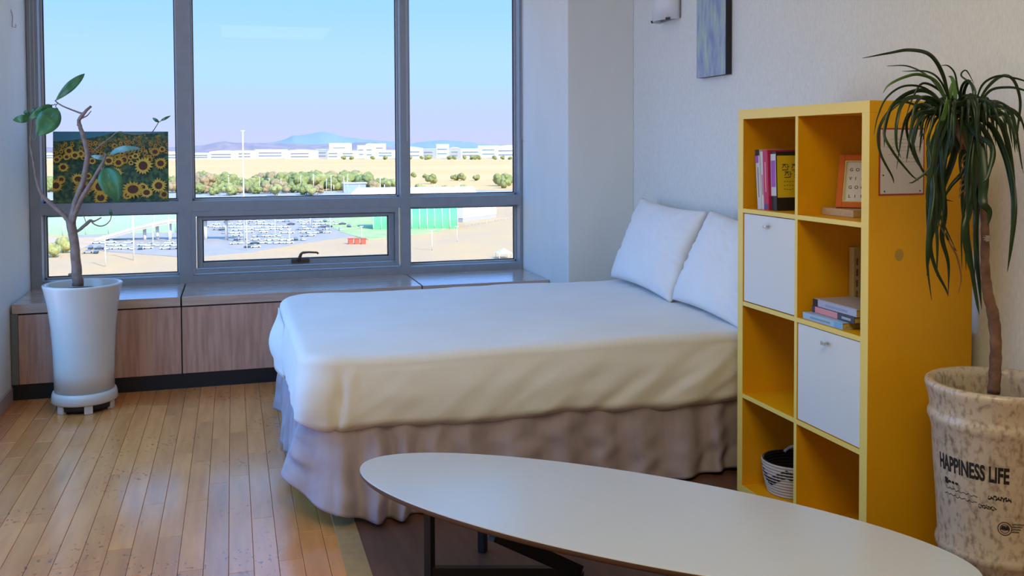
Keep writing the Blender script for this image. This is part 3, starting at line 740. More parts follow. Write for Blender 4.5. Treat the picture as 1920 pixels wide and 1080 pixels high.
# ------------------------------------------------------------------ left potted rubber plant
PC = Vector((-.738, 5.22, 0))
pt = thing('tall_planter', 'tall white waisted ceramic planter on a low wheeled saucer by the window bench', 'planter', PC)
wall_p = [(.12, .10), (.142, .10), (.143, .2), (.146, .3), (.153, .42), (.166, .53), (.181, .605), (.188, .63), (.189, .636), (.186, .641), (.172, .641), (.167, .636), (.163, .60), (.15, .58)]
obj('pot_body', MB().lathe(wall_p, PC, 64, caps=False), m_white, pt)
obj('soil', MB().lathe([(.001, .607), (.08, .612), (.165, .600)], PC, 40, caps=False), m_soil, pt)
obj('saucer', MB().lathe([(.10, .042), (.150, .042), (.158, .05), (.155, .08), (.150, .097), (.143, .099), (.10, .099)], PC, 64), m_white, pt)
obj('dolly', MB().lathe([(.12, .012), (.135, .012), (.138, .041), (.10, .0415)], PC, 48), m_black, pt)
for k in range(6):
    a = -PI/2+k*PI/3+.25; c = PC+Vector((.132*math.cos(a), .132*math.sin(a), 0))
    obj('foot', MB().obox(c+Vector((0, 0, .021)), (math.cos(a), math.sin(a), 0), (-math.sin(a), math.cos(a), 0), (0, 0, 1), .012, .02, .021), m_white, pt, bevel=.003)

rub = thing('rubber_plant', 'sparse rubber plant with bare forked stems and few broad leaves in the tall white planter', 'plant', PC+Vector((0, 0, .61)))
def Q(x, y, d=0): return P(x, y, 1, 5.22+d)
def branch(name, pts, rad, parent=rub, mt=m_bark, n=8, k=4):
    p = smooth_path([Q(*a) for a in pts], k); m_ = len(p); rr = []
    for i in range(m_):
        t = i/(m_-1)*(len(rad)-1); a = int(min(t, len(rad)-2)); rr.append(rad[a]+(rad[a+1]-rad[a])*(t-a))
        p[i] = p[i]+Vector((nz(i*.7, 1, 0), 0, nz(i*.7, 5, 0)))*.0025*(rr[-1]/.01)
    return obj(name, MB().tube(p, rr, n), mt, parent)
pxr = 4.78/1772/2
branch('trunk', [(146, 536), (143, 500), (140, 460), (136, 435), (132, 412)], [11.5*pxr*2*.9, 9*pxr*2, 8.3*pxr*2, 8.3*pxr*2, 9*pxr*2], n=12)
branch('branch', [(130, 416), (118, 402), (98, 384), (78, 364), (68, 335), (63, 305), (57, 270), (59, 240), (60, 226)], [.012, .012, .011, .008, .006, .005, .004, .003])
branch('branch', [(133, 420), (139, 390), (146, 365), (156, 340), (161, 312), (164, 290), (158, 262), (151, 240), (148, 226), (156, 214), (163, 206), (171, 199)], [.017, .016, .014, .013, .013, .012, .011, .0095, .009, .007, .006])
branch('branch', [(135, 420, -.01), (147, 385, -.015), (162, 357, -.02), (176, 335, -.025), (189, 312, -.03), (195, 300, -.03), (199, 288, -.03)], [.013, .012, .011, .009, .007, .006])
branch('twig', [(156, 214), (140, 208), (120, 200), (108, 193), (103, 188)], [.0055, .004, .0035, .003])
branch('twig', [(152, 222), (163, 217), (171, 208)], [.005, .003, .002])
branch('twig', [(150, 236), (144, 234)], [.006, .004])
branch('twig', [(165, 296, .02), (185, 275, .02), (205, 260, .03), (222, 247, .03), (245, 251, .03), (268, 251, .03), (284, 248, .03), (292, 238, .03), (298, 228, .03)], [.004, .003, .0025, .002])
branch('twig', [(298, 229, .03), (306, 224, .03)], [.002, .0015]); branch('twig', [(298, 229, .03), (290, 225, .03)], [.002, .0015])
branch('branch', [(139, 437), (150, 430), (162, 420), (169, 414), (176, 415), (190, 408)], [.008, .008, .009, .009, .005, .003])
branch('twig', [(172, 417), (180, 422), (190, 424), (200, 420), (207, 412), (209, 402)], [.0035, .003, .002])
branch('twig', [(162, 418), (158, 408), (156, 398)], [.002, .0015])
branch('twig', [(135, 515), (128, 515)], [.009, .006])
branch('twig', [(192, 306, -.03), (190, 320, -.04), (195, 314, -.05)], [.003, .002])
def leaf(base, tip, width, mt=m_leaf, bend=0.02, tilt_=0., parent=rub, name='leaf', n=14, fold=.15, shape=.8):
    a, b = Q(*base), Q(*tip); d = b-a; L_ = d.length; d.normalize()
    view = (Vector((0, 0, CH))-a).normalized()
    s_ = d.cross(view).normalized(); nn = s_.cross(d).normalized()
    s_ = (s_*math.cos(tilt_)+nn*math.sin(tilt_)).normalized(); nn = s_.cross(d).normalized()
    vs = []
    for i in range(n+1):
        t = i/n; w = width/2*max(.02, math.sin(PI*t**shape))**.75*(1 if 0 < i < n else .1)
        c = a+d*L_*t+nn*bend*math.sin(PI*t)
        for k in (-1, -.5, 0, .5, 1): vs.append(c+s_*w*k+nn*fold*w*abs(k)+nn*.002*math.sin(t*18+k*2))
    f = MB(); f.grid(vs, 5, n+1)
    o = obj(name, f, mt, parent, recalc=False); sd = o.modifiers.new('s', 'SOLIDIFY'); sd.thickness = .0012; sd.offset = 0
    rib = obj('midrib', MB().tube([a+d*L_*t+nn*(bend*math.sin(PI*t)-.0012) for t in [i/8 for i in range(9)]], [.0022-.0018*i/8 for i in range(9)], 6), m_leafb, o)
    return o
pm = 4.78/1772
leaf((104, 189), (159, 138), 17*pm, tilt_=.1, shape=1.15)
leaf((98, 197, -.02), (54, 222, -.03), 20*pm, tilt_=.2)
leaf((108, 203, -.03), (70, 255, -.05), 39*pm, shape=.85)
leaf((57, 221, -.01), (24, 225, -.02), 15*pm, bend=.035)
leaf((56, 217, -.01), (46, 208, 0), 9*pm)
leaf((60, 218), (72, 202, .02), 14*pm, mt=mat('young_leaf', (.06, .16, .08), .4))
tag(leaf((205, 290, -.03), (266, 279, -.06), 14*pm, mt=m_leafb, tilt_=.6, fold=.5), 'pale bluish glossy leaf')
leaf((198, 314, -.04), (222, 379, -.07), 42*pm, shape=.75, fold=.3)
leaf((200, 298, -.02), (170, 292, -.02), 9*pm, mt=m_leafb)
leaf((209, 404), (205, 390), 6*pm); leaf((298, 229, .03), (286, 221, .03), 6*pm); leaf((302, 226, .03), (320, 217, .03), 5*pm)
branch('twig', [(104, 195), (100, 197), (97, 196)], [.0025, .002]); branch('twig', [(108, 194), (104, 199, -.02), (108, 204, -.03)], [.0025, .002])

# ------------------------------------------------------------------ sunflower canvas on the transom ledge
ca, cb = P(100, 248, 1, YW+.05), P(317, 377, 1, YW+.05)
cz0 = zt1+.0008; cx0, cx1 = P(100, 378, 1, YW+.03).x, P(316.5, 378, 1, YW+.03).x; chh = ca.z-cb.z+.006
can = thing('sunflower_canvas', 'canvas print of a sunflower field standing on the window transom', 'painting', ((cx0+cx1)/2, YW+.03, cz0))
lean = .10; cup = Vector((0, lean, 1)).normalized(); cn = Vector((0, -1, lean)).normalized()
co_ = Vector((cx0, YW+.02, cz0+.0015)); cw = cx1-cx0
m_can = mat('sunflower_foliage', (.02, .07, .05), .6, noise_=(42, (.10, .20, .08), .42, .62), bump=(200, .1, .001))
obj('canvas', MB().obox(co_+Vector((1, 0, 0))*cw/2+cup*chh/2-cn*.009, (1, 0, 0), cup, cn, cw/2, chh/2, .009), m_can, can, bevel=.002)
m_ys = [mat('petal_%d' % i, c, .6, noise_=(300, tuple(k*.7 for k in c), .4, .6)) for i, c in enumerate(((.80, .50, .05), (.62, .38, .05), (.88, .62, .09), (.42, .26, .06)))]
m_disc = mat('flower_disc', (.07, .025, .018), .7, noise_=(400, (.15, .06, .03), .4, .6)); m_psky = mat('printed_sky', (.06, .25, .36), .6)
def cpt(u, v, l): return co_+Vector((1, 0, 0))*(cw*u)+cup*(chh*v)+cn*(.0006+l*.000035)
q = MB()
q.add([cpt(.002, .998, 0), cpt(.002, .86, 0), cpt(.1, .87, 0), cpt(.25, .895, 0), cpt(.40, .93, 0), cpt(.56, .998, 0)], [tuple(range(6))], 5)
q.add([cpt(.998, .998, 0), cpt(.56, .998, 0), cpt(.62, .965, 0), cpt(.75, .96, 0), cpt(.9, .975, 0)], [tuple(range(5))], 5)
fl_ = []
for i in range(260):
    v = .62+.33*random.random()**.8; u = random.random()
    top = .86+.14*u
    if v > top-.02: continue
    r_ = .005+.012*(1-(v-.6)/.4)*random.uniform(.7, 1.2); fl_.append((u, v, r_, random.choice((0, 1, 3, 1))))
for (x, y, r_) in ((145, 520, 60), (400, 800, 105), (635, 780, 105), (1075, 825, 120), (1215, 510, 100), (1455, 480, 75), (1380, 325, 62), (880, 465, 62), (955, 430, 55), (750, 440, 62), (220, 305, 52), (300, 365, 52), (375, 345, 45), (1425, 780, 85), (1260, 870, 75), (1210, 800, 60), (340, 680, 75), (50, 760, 75), (640, 930, 80), (1300, 430, 42), (1480, 290, 38), (1110, 380, 42), (1050, 470, 30), (190, 385, 42), (530, 440, 42), (120, 680, 50), (850, 600, 70), (1000, 900, 60), (700, 860, 60), (1500, 900, 60), (470, 640, 50), (60, 420, 45), (1250, 330, 25), (830, 240, 30), (600, 240, 25)):
    fl_.append(((x-5)/1555, 1-(y-45)/945, r_/7.2*pm*1.5, random.choice((0, 2, 0, 1))))
fl_.sort(key=lambda a: a[2])
for li, (u, v, r_, mi) in enumerate(fl_):
    np_ = 11 if r_ < .012 else 17; ph = random.random()*6; l = li*2+2
    cu_c = (cw*u, chh*v); sq = random.uniform(.8, 1.05)
    def cc(dx, dz, ll):
        uu = min(.998, max(.002, (cu_c[0]+dx)/cw)); vv = min(.998, max(.002, (cu_c[1]+dz)/chh)); return cpt(uu, vv, ll)
    pts = []
    for k in range(np_*2):
        a = ph+k*PI/np_; rr = r_*(1 if k % 2 == 0 else .68)*random.uniform(.85, 1.1); pts.append(cc(rr*math.cos(a), rr*sq*math.sin(a), l))
    q.add([cc(0, 0, l)]+pts, [(0, 1+k, 1+(k+1) % (np_*2)) for k in range(np_*2)], mi)
    q.add([cc(r_*.46*math.cos(k*PI/6), r_*.46*sq*math.sin(k*PI/6), l+1) for k in range(12)], [tuple(range(12))], 4)
o = tag(obj('printed_picture', q, m_ys+[m_disc, m_psky], can, recalc=False), kind='stuff')

# ------------------------------------------------------------------ right wall: sconce and picture
wp0 = P(1306, 147, 0, XR-.035); wp1 = P(1360, 139, 0, XR-.035)
zb_ = (wp0.z+wp1.z)/2
wp = thing('wall_picture', 'tall canvas of blurred blue and green strokes hung on the right wall', 'painting', (XR, (wp0.y+wp1.y)/2, zb_))
obj('canvas_body', MB().box(XR-.034, XR-.002, wp1.y, wp0.y, zb_, zb_+.62), mat('dark_canvas_edge', (.015, .015, .02), .6), wp, bevel=.001)
mp_ = bpy.data.materials.new('painted_canvas'); mp_.use_nodes = True; t = mp_.node_tree; b = t.nodes['Principled BSDF']; b.inputs['Roughness'].default_value = .6
c_ = N(t, 'ShaderNodeTexCoord'); m1 = N(t, 'ShaderNodeMapping'); m1.inputs['Scale'].default_value = (1, 5, 1.2); n1 = N(t, 'ShaderNodeTexNoise'); n1.inputs['Scale'].default_value = 6; n1.inputs['Detail'].default_value = 6
r1 = N(t, 'ShaderNodeValToRGB'); t.links.new(c_.outputs['Object'], m1.inputs[0]); t.links.new(m1.outputs[0], n1.inputs[0]); t.links.new(n1.outputs[0], r1.inputs[0]); t.links.new(r1.outputs[0], b.inputs['Base Color'])
el = r1.color_ramp.elements; el[0].position = .3; el[0].color = (.20, .24, .42, 1); el[1].position = .75; el[1].color = (.62, .66, .34, 1)
for p_, c in ((.45, (.30, .37, .52)), (.53, (.36, .46, .52)), (.60, (.34, .50, .38)), (.66, (.45, .52, .56))): k = el.new(p_); k.color = (*c, 1)
obj('painted_face', MB().box(XR-.035, XR-.034, wp1.y, wp0.y, zb_, zb_+.62), mp_, wp)
sc1 = P(1281, 24, 0, XR); syc = sc1.y+.135
zl = P(1262, 30, 0, XR-.09).z
sco = thing('wall_sconce', 'white curved glass wall sconce with dark clips above the pillows', 'wall lamp', (XR, syc, zl))
q = MB(); vs = []; ns = 18
for z in (zl, zl+.20):
    for k in range(ns+1):
        a = -PI/2+PI*k/ns; vs.append((XR-.012-.085*math.cos(a), syc-.115*math.sin(a), z))
q.grid(vs, ns+1, 2); o = obj('glass_shade', q, mat('opal_glass', (.72, .74, .76), .25), sco, recalc=False); sd = o.modifiers.new('s', 'SOLIDIFY'); sd.thickness = .005
obj('back_plate', MB().box(XR-.012, XR-.001, syc-.11, syc+.11, zl+.006, zl+.19), mat('grey_plate', (.3, .3, .3), .5), sco, bevel=.002)
for a in (-.9, .55):
    c = Vector((XR-.012-.087*math.cos(a), syc+.115*math.sin(a), zl))
    obj('clip', MB().obox(c+Vector((0, 0, .002)), (math.cos(a), -math.sin(a), 0), (math.sin(a), math.cos(a), 0), (0, 0, 1), .006, .012, .006), mat('dark_clip', (.05, .05, .05), .4, .6), sco, bevel=.001)

# ------------------------------------------------------------------ right planter and dracaena
RC = Vector((2.045, 2.13, 0.0))
rp_ = thing('lettered_planter', 'big speckled beige glazed planter with black lettering beside the yellow shelf', 'planter', RC)
m_spk = mat('speckled_glaze', (.54, .43, .32), .35, noise_=(75, (.22, .15, .10), .47, .75), bump=(40, .25, .004), coat=.25, stretch=(1, 1, .6))
prof = [(.118, .002), (.140, .002), (.143, .02), (.146, .10), (.149, .185), (.156, .195), (.158, .205), (.156, .215), (.151, .225), (.156, .32), (.165, .44), (.170, .53), (.176, .55), (.181, .562), (.181, .573), (.176, .583), (.175, .59), (.180, .62), (.186, .642), (.189, .652), (.188, .661), (.182, .666), (.171, .666), (.163, .660), (.16, .64), (.155, .58)]
def prad(z):
    for (a, b), (c, d) in zip(prof[1:], prof[2:22]):
        if b <= z <= d: return a+(c-a)*(z-b)/max(1e-6, d-b)
    return .17
obj('pot_body', MB().lathe(prof, RC, 72, caps=False), m_spk, rp_)
obj('soil', MB().lathe([(.001, .592), (.09, .598), (.157, .585)], RC, 40, caps=False), m_soil, rp_)
vd = math.atan2(-RC.y, -RC.x)   # angle facing the camera
def wrap(arc, z, l=.0008):
    a = vd+arc/.165; r_ = prad(z)+l; return (RC.x+r_*math.cos(a), RC.y+r_*math.sin(a), z)
ink2 = mat('black_transfer', (.012, .01, .01), .5)
v, fc = text_mesh('HAPPINESS LIFE', .058, .0021, .6)
wid = max(a for a, b in v); q = MB()
q.add([wrap(-.168+a/wid*.198, .432+b) for a, b in v], fc)
# serifs: short bars at the top and foot of the letters' stems
for s_ in range(0):
    pass
tag(obj('lettering', q, ink2, rp_, recalc=False), kind='stuff')
q = MB()
def scrib(a0_, a1_, z, amp, th, seed):
    n = 46; pp_ = []
    for i in range(n):
        t = i/(n-1); pp_.append((a0_+(a1_-a0_)*t+amp*.5*math.sin(t*60+seed), z+amp*math.sin(t*43+seed)*(.4+.6*abs(math.sin(t*9+seed)))))
    for (a, b), (c, d) in zip(pp_, pp_[1:]): q.add([wrap(a, b-th), wrap(c, d-th), wrap(c, d+th), wrap(a, b+th)], [(0, 1, 2, 3)])
scrib(-.145, -.045, .383, .003, .0008, 1); scrib(-.150, -.050, .366, .003, .0009, 4); scrib(-.045, .0, .360, .006, .0014, 7); scrib(-.02, .038, .388, .006, .0022, 2)
for k in range(4): scrib(-.145+k*.012, -.137+k*.012, .402, .003 if k else .008, .0012 if k else .002, k)
def ringw(c_, cz, r0_, r1_, n=28):
    for k in range(n):
        a, b = 2*PI*k/n, 2*PI*(k+1)/n
        q.add([wrap(c_+r0_*math.cos(a), cz+r0_*math.sin(a)), wrap(c_+r1_*math.cos(a), cz+r1_*math.sin(a)), wrap(c_+r1_*math.cos(b), cz+r1_*math.sin(b)), wrap(c_+r0_*math.cos(b), cz+r0_*math.sin(b))], [(0, 1, 2, 3)])
ringw(.022, .308, .0165, .0185); ringw(.022, .308, .011, .0125)
v, fc = text_mesh('*', .03, .001); q.add([wrap(.014+a, .290+b) for a, b in v], fc)
scrib(.012, .034, .308, .004, .0012, 3); scrib(.014, .030, .313, .003, .001, 5)
for k in range(4): scrib(.040, .072-k*.004, .322-k*.007, .0018, .0009, k*.7)
tag(obj('postmark', q, ink2, rp_, recalc=False), kind='stuff')

dr = thing('strap_leaf_plant', 'tall cane plant with a mop of long dark drooping strap leaves in the lettered planter', 'plant', RC+Vector((0, 0, .61)))
D0 = 2.6
def V(x, y, d=0): return PD(x, y, D0+d)
def mkb(name, pts, rad, mt, n=10):
    p = smooth_path([V(*a) for a in pts], 5); m_ = len(p); rr = []
    for i in range(m_):
        t = i/(m_-1)*(len(rad)-1); a = int(min(t, len(rad)-2)); rr.append((rad[a]+(rad[a+1]-rad[a])*(t-a))*(1+.07*math.sin(i*2.1)))
    return obj(name, MB().tube(p, rr, n), mt, dr)
mkb('cane', [(1863, 738), (1866, 690), (1867, 640), (1862, 590), (1852, 550), (1847, 500), (1847, 440), (1845, 390), (1838, 330), (1830, 280), (1822, 240)], [.016, .0155, .015, .0155, .014, .012, .011, .011, .011, .012, .013], m_bark2)
mkb('cane', [(1836, 320), (1815, 280), (1795, 245), (1785, 215)], [.011, .011, .010, .011], m_bark2)
mkb('scar_ring', [(1850, 452), (1849, 447), (1849, 441)], [.0125, .013, .0125], mat('pale_scar', (.35, .30, .25), .8))
def blade(pts, w, mt=m_blade, twist=0., name='leaf'):
    p = smooth_path([V(*a) for a in pts], 6); m_ = len(p); vs = []
    ps = None
    for i in range(m_):
        t = i/(m_-1); d = (p[min(i+1, m_-1)]-p[max(i-1, 0)]).normalized()
        view = (Vector((0, 0, CH))-p[i]).normalized()
        s_ = d.cross(view); s_ = s_.normalized() if s_.length > 1e-4 else Vector((1, 0, 0))
        if ps is not None and s_.dot(ps) < 0: s_ = -s_
        ps = s_
        nn = s_.cross(d).normalized(); an = twist*math.sin(t*PI*1.3)
        s2 = s_*math.cos(an)+nn*math.sin(an); n2 = s2.cross(d)
        ww = w/2*(min(1, .35+t*3))*(1-t**3.5)+.0004
        for k in (-1, 0, 1): vs.append(p[i]+s2*ww*k+n2*ww*.35*abs(k))
    f = MB(); f.grid(vs, 3, m_)
    o = obj(name, f, mt, dr, recalc=False); sd = o.modifiers.new('s', 'SOLIDIFY'); sd.thickness = .0009; sd.offset = 0
    return o
# crop frame used for tracing: (x/2.078+1600, y/2.077+60)
def C_(x, y, d=0): return (1600+x/2.078, 60+y/2.077, d)
H1, H2 = (395, 330), (470, 330)
tr_ = [   # hand-placed arcs: (points, width px)
 ([(380, 300), (350, 170), (300, 90), (220, 70), (140, 82), (35, 102)], 11),
 ([(380, 310), (330, 200), (260, 165), (200, 175), (140, 205), (115, 238)], 10),
 ([(380, 310), (310, 190), (220, 135), (130, 132)], 5),
 ([(385, 300), (345, 200), (290, 155), (190, 153)], 6),
 ([(375, 320), (290, 225), (200, 210), (130, 255), (95, 330), (80, 400)], 6),
 ([(375, 320), (300, 235), (220, 235), (150, 290), (125, 370), (120, 450)], 14),
 ([(370, 330), (280, 260), (200, 270), (170, 350), (168, 440), (185, 490)], 11),
 ([(370, 330), (250, 250), (150, 300), (100, 380), (105, 470), (150, 560), (158, 590)], 9),
 ([(370, 340), (270, 280), (215, 330), (210, 400), (245, 500), (290, 560)], 9),
 ([(360, 340), (180, 270), (120, 380), (150, 460), (220, 550), (255, 580)], 8),
 ([(380, 330), (300, 300), (240, 380), (235, 450), (270, 540), (300, 570)], 10),
 ([(390, 330), (330, 330), (290, 420), (300, 520), (240, 580), (215, 588)], 8),
 ([(385, 200), (370, 260), (340, 360), (300, 440), (290, 520)], 16),
 ([(395, 320), (360, 350), (310, 450), (300, 560), (330, 640), (390, 660)], 12),
 ([(390, 320), (330, 380), (300, 500), (310, 620), (295, 760), (288, 900), (305, 1045)], 15),
 ([(395, 330), (350, 420), (320, 560), (330, 700), (300, 820), (320, 920), (360, 1000), (370, 1030)], 13),
 ([(400, 330), (370, 420), (345, 560), (355, 700), (345, 800), (370, 900), (370, 1020)], 18),
 ([(400, 330), (360, 440), (300, 560), (320, 650), (300, 760), (290, 850)], 20),
 ([(400, 340), (380, 450), (330, 540), (320, 640), (340, 720), (400, 850)], 12),
 ([(410, 340), (390, 480), (350, 600), (330, 700)], 22),
 ([(420, 340), (450, 440), (470, 560), (450, 700), (432, 780), (450, 900), (470, 960)], 20),
 ([(440, 340), (480, 440), (500, 560), (480, 700), (480, 860), (490, 980), (500, 1080)], 20),
 ([(450, 340), (490, 430), (510, 560), (505, 660), (530, 700), (525, 755)], 28),
 ([(450, 340), (480, 470), (470, 640), (440, 740), (455, 880), (480, 1040), (490, 1100)], 18),
 ([(470, 330), (520, 400), (545, 470), (530, 540), (500, 600)], 16),
 ([(470, 330), (540, 370), (590, 470), (620, 590), (628, 700), (615, 830), (600, 935)], 20),
 ([(480, 320), (560, 340), (600, 430), (622, 600), (620, 760), (608, 860)], 16),
 ([(470, 310), (520, 220), (580, 172), (625, 190), (650, 270), (640, 380), (635, 450)], 10),
 ([(470, 310), (500, 210), (560, 172), (620, 178), (670, 192), (700, 215)], 6),
 ([(475, 310), (530, 230), (600, 215), (660, 225), (700, 250)], 8),
 ([(475, 320), (540, 270), (600, 290), (640, 330), (680, 380)], 7),
 ([(475, 320), (550, 300), (610, 350), (625, 400), (630, 470)], 10),
 ([(470, 300), (460, 210), (420, 170), (440, 150), (470, 200)], 5),
 ([(440, 300), (430, 240), (450, 195), (475, 230), (470, 260)], 9),
 ([(420, 290), (405, 210), (395, 160), (370, 132), (340, 130)], 5),
 ([(400, 300), (395, 220), (385, 180), (370, 172)], 12),
 ([(410, 300), (420, 220), (440, 190), (460, 190)], 8),
 ([(395, 300), (340, 230), (270, 200), (230, 260), (205, 330)], 7),
 ([(380, 320), (310, 270), (270, 290), (260, 350), (275, 420)], 12),
 ([(400, 310), (350, 260), (320, 300), (300, 380), (285, 430)], 10),
 ([(360, 780), (380, 830), (405, 855)], 5),
 ([(440, 330), (520, 300), (560, 340), (590, 400), (600, 440)], 12),
 ([(430, 320), (500, 280), (570, 310), (615, 380)], 8),
 ([(430, 330), (400, 420), (440, 520), (380, 600), (345, 660)], 16),
 ([(430, 340), (480, 400), (540, 450), (525, 560), (500, 590)], 14),
]
for i, (pts, w) in enumerate(tr_):
    n_ = len(pts); dd = (i*37 % 11-5)*.022
    pts3 = [C_(x, y, dd*min(1, k/(n_-1)*1.6)+(.02 if i % 2 else -.02)) for k, (x, y) in enumerate(pts)]
    blade(pts3, w/2.078*D0/1772*1.22, m_bladel if i in (1, 12, 35) else m_blade, twist=.5*math.sin(i*1.7))
rng = random.Random(4)
for i in range(64):      # crown filler
    hx, hy = H1 if i % 2 else H2
    hx += rng.uniform(-30, 30); hy += rng.uniform(-20, 20)
    a = rng.uniform(-1.15, 1.15)+(-.25 if i % 2 else .2); l = rng.uniform(90, 190); dp = rng.uniform(-.16, .12)
    x1_, y1_ = hx+math.sin(a)*l*.6, hy-math.cos(a)*l*.45
    x2_, y2_ = hx+math.sin(a)*l*1.1, y1_+l*.15; x3_, y3_ = x2_+math.sin(a)*l*.25, y2_+l*rng.uniform(.4, 1.3)
    if x3_ > 690: continue
    blade([C_(hx, hy), C_(x1_, y1_, dp*.5), C_(x2_, y2_, dp), C_(x3_, y3_, dp*1.1)], rng.uniform(7, 14)/2.078*D0/1772, m_blade, twist=rng.uniform(-.7, .7))
for i in range(22):      # long hanging leaves
    left = i % 2 == 0
    hx, hy = (H1 if left else H2); xe = rng.uniform(285, 385) if left else rng.uniform(425, 520)
    ye = rng.uniform(560, 960); dp = rng.uniform(-.10, .06); xm = (hx+xe)/2+rng.uniform(-30, 30)
    blade([C_(hx, hy), C_(xm, hy+40, dp*.6), C_(xe+rng.uniform(-18, 18), hy+.45*(ye-hy), dp), C_(xe+rng.uniform(-10, 10), hy+.75*(ye-hy), dp), C_(xe+rng.uniform(-12, 12), ye, dp)], rng.uniform(9, 16)/2.078*D0/1772, m_blade, twist=rng.uniform(-1, 1))
for i in range(9):
    x, y = 425+rng.uniform(-6, 12), 430+i*24
    blade([C_(x+30, y, .02), C_(x+10, y-6, .0), C_(x-8, y+8, -.01), C_(x-12, y+26, -.01)], .004, m_dry, name='dry_leaf')
blade([C_(330, 740), C_(380, 830, -.01), C_(405, 880, -.01), C_(420, 960, -.01), C_(408, 1020, -.01)], .004, m_dry, name='dry_leaf')

# ------------------------------------------------------------------ fill lamp on the ceiling, added out of view to brighten the room
lp = thing('fill_lamp', 'wide flat square fill lamp added out of view', 'ceiling lamp', (.5, .8, ZC))
obj('fill_lamp_body', MB().box(-.12, -.1, .18, 1.42, ZC-.025, ZC-.001).box(1.1, 1.12, .18, 1.42, ZC-.025, ZC-.001).box(-.1, 1.1, .18, .2, ZC-.025, ZC-.001).box(-.1, 1.1, 1.4, 1.42, ZC-.025, ZC-.001), mat('lamp_metal', (.7, .7, .7), .4), lp)
ll = bpy.data.lights.new('fill_light', 'AREA'); ll.shape = 'SQUARE'; ll.size = 1.2; ll.energy = FILL_W; ll.color = (1, .93, .60)
lo = bpy.data.objects.new('fill_light', ll); COL.objects.link(lo); lo.location = (.5, .8, ZC-.03)



# ================================================================== outside, seen through the window
def flat(name, pts, z, mt, label=None):
    v = [PG(*p) for p in pts]; v = [Vector((p.x, p.y, G+z)) for p in v]
    mb = MB().poly(v, (0, 0, -.4)); o = obj(name, mb, mt, org=(v[0].x, v[0].y, G)); S(o)
    if label: o['label'] = label
    return o
m_tan = mat('dry_ground', (.66, .42, .20), .95, noise_=(.035, (.58, .39, .23), .35, .7))
S(obj('ground', MB().box(-9000, 9000, 40, 16000, G-1, G), m_tan, org=(0, 3000, G)))
flat('dry_field', [(-300, 300), (1500, 296), (1800, 352), (-900, 362)], .15, mat('dry_grass', (.74, .44, .17), .95, noise_=(.004, (.78, .50, .22), .35, .7), stretch=(.3, 1, 1)), 'broad tan field of dry grass')
flat('far_runway', [(-300, 297.2), (1500, 293.5), (1500, 295), (-300, 299)], .3, mat('pale_tarmac', (.55, .55, .53), .9))
m_road = mat('pale_asphalt', (.42, .40, .40), .9, noise_=(.05, (.47, .44, .43), .35, .7))
flat('service_road', [(-400, 363), (1300, 356), (1300, 366), (-400, 376)], .2, m_road, 'pale road beyond the hall')
flat('car_park', [(150, 438), (400, 412), (700, 404), (690, 440), (560, 458), (470, 474), (360, 484), (200, 472), (100, 452)], .2, mat('car_park_asphalt', (.44, .37, .31), .9, noise_=(.08, (.38, .34, .34), .35, .7)), 'greyish car park surface')
m_lawn = mat('lawn', (.36, .46, .17), .95, noise_=(.1, (.52, .55, .28), .35, .7))
flat('lawn_patch', [(596, 412), (735, 404), (735, 446), (690, 450), (640, 436)], .3, m_lawn)
flat('lawn_strip', [(752, 426), (850, 424), (822, 436), (770, 441), (752, 440)], .3, m_lawn)
flat('dirt_lot', [(-100, 446), (190, 446), (150, 470), (-100, 478)], .25, mat('orange_dirt', (.66, .40, .22), .95, noise_=(.1, (.6, .45, .33), .4, .6)))
# hills
def ridge(name, prof_, D, mt, label, th):
    q = MB(); vs = []
    n = len(prof_)
    pts = []
    for (a, b), (c, d) in zip(prof_, prof_[1:]):
        k = max(2, int((c-a)/4))
        for i in range(k): t = i/k; pts.append((a+(c-a)*t, b+(d-b)*t+1.1*nz((a+(c-a)*t)*.09, D, 0)+.5*nz((a+(c-a)*t)*.35, D, 3)))
    pts.append(prof_[-1])
    for row in (-1, -.45, 0, .5, 1):
        for (x, y) in pts:
            h = (274-y)/F*D+CH
            top = Vector((0, 0, h)); b = ray(x, 274); xy = Vector((b.x, b.y, 0))*(D*(1+row*th))
            z = G if abs(row) == 1 else (G+(h-G)*(.6 if row else 1))
            vs.append((xy.x, xy.y, z+(8*nz(x*.1, row*4, 2) if row else 0)))
    q.grid(vs, len(pts), 5); return tag(S(obj(name, q, mt, org=(vs[0][0], vs[0][1], G), recalc=False)), label)
ridge('far_mountain', [(440, 275), (500, 267), (530, 261), (548, 253), (580, 250), (600, 245.5), (618, 247), (640, 254), (690, 261), (740, 265), (775, 268), (800, 264), (830, 262), (870, 265), (915, 271), (980, 275)], 12500, mat('far_forest_haze', (.24, .32, .43), 1), 'distant mountain with pale blue haze in its colour', .1)  # aerial haze put into the mountain's blue base colour
ridge('wooded_ridge', [(-100, 277), (60, 272), (200, 274), (330, 273), (380, 270), (400, 266), (422, 262), (442, 265.5), (500, 266), (560, 268), (590, 270), (640, 267), (690, 265.5), (712, 266.5), (728, 272), (745, 278)], 6500, mat('ridge_forest', (.25, .22, .26), 1, noise_=(.01, (.33, .27, .28), .4, .6)), 'low dark wooded ridge behind the town', .08)
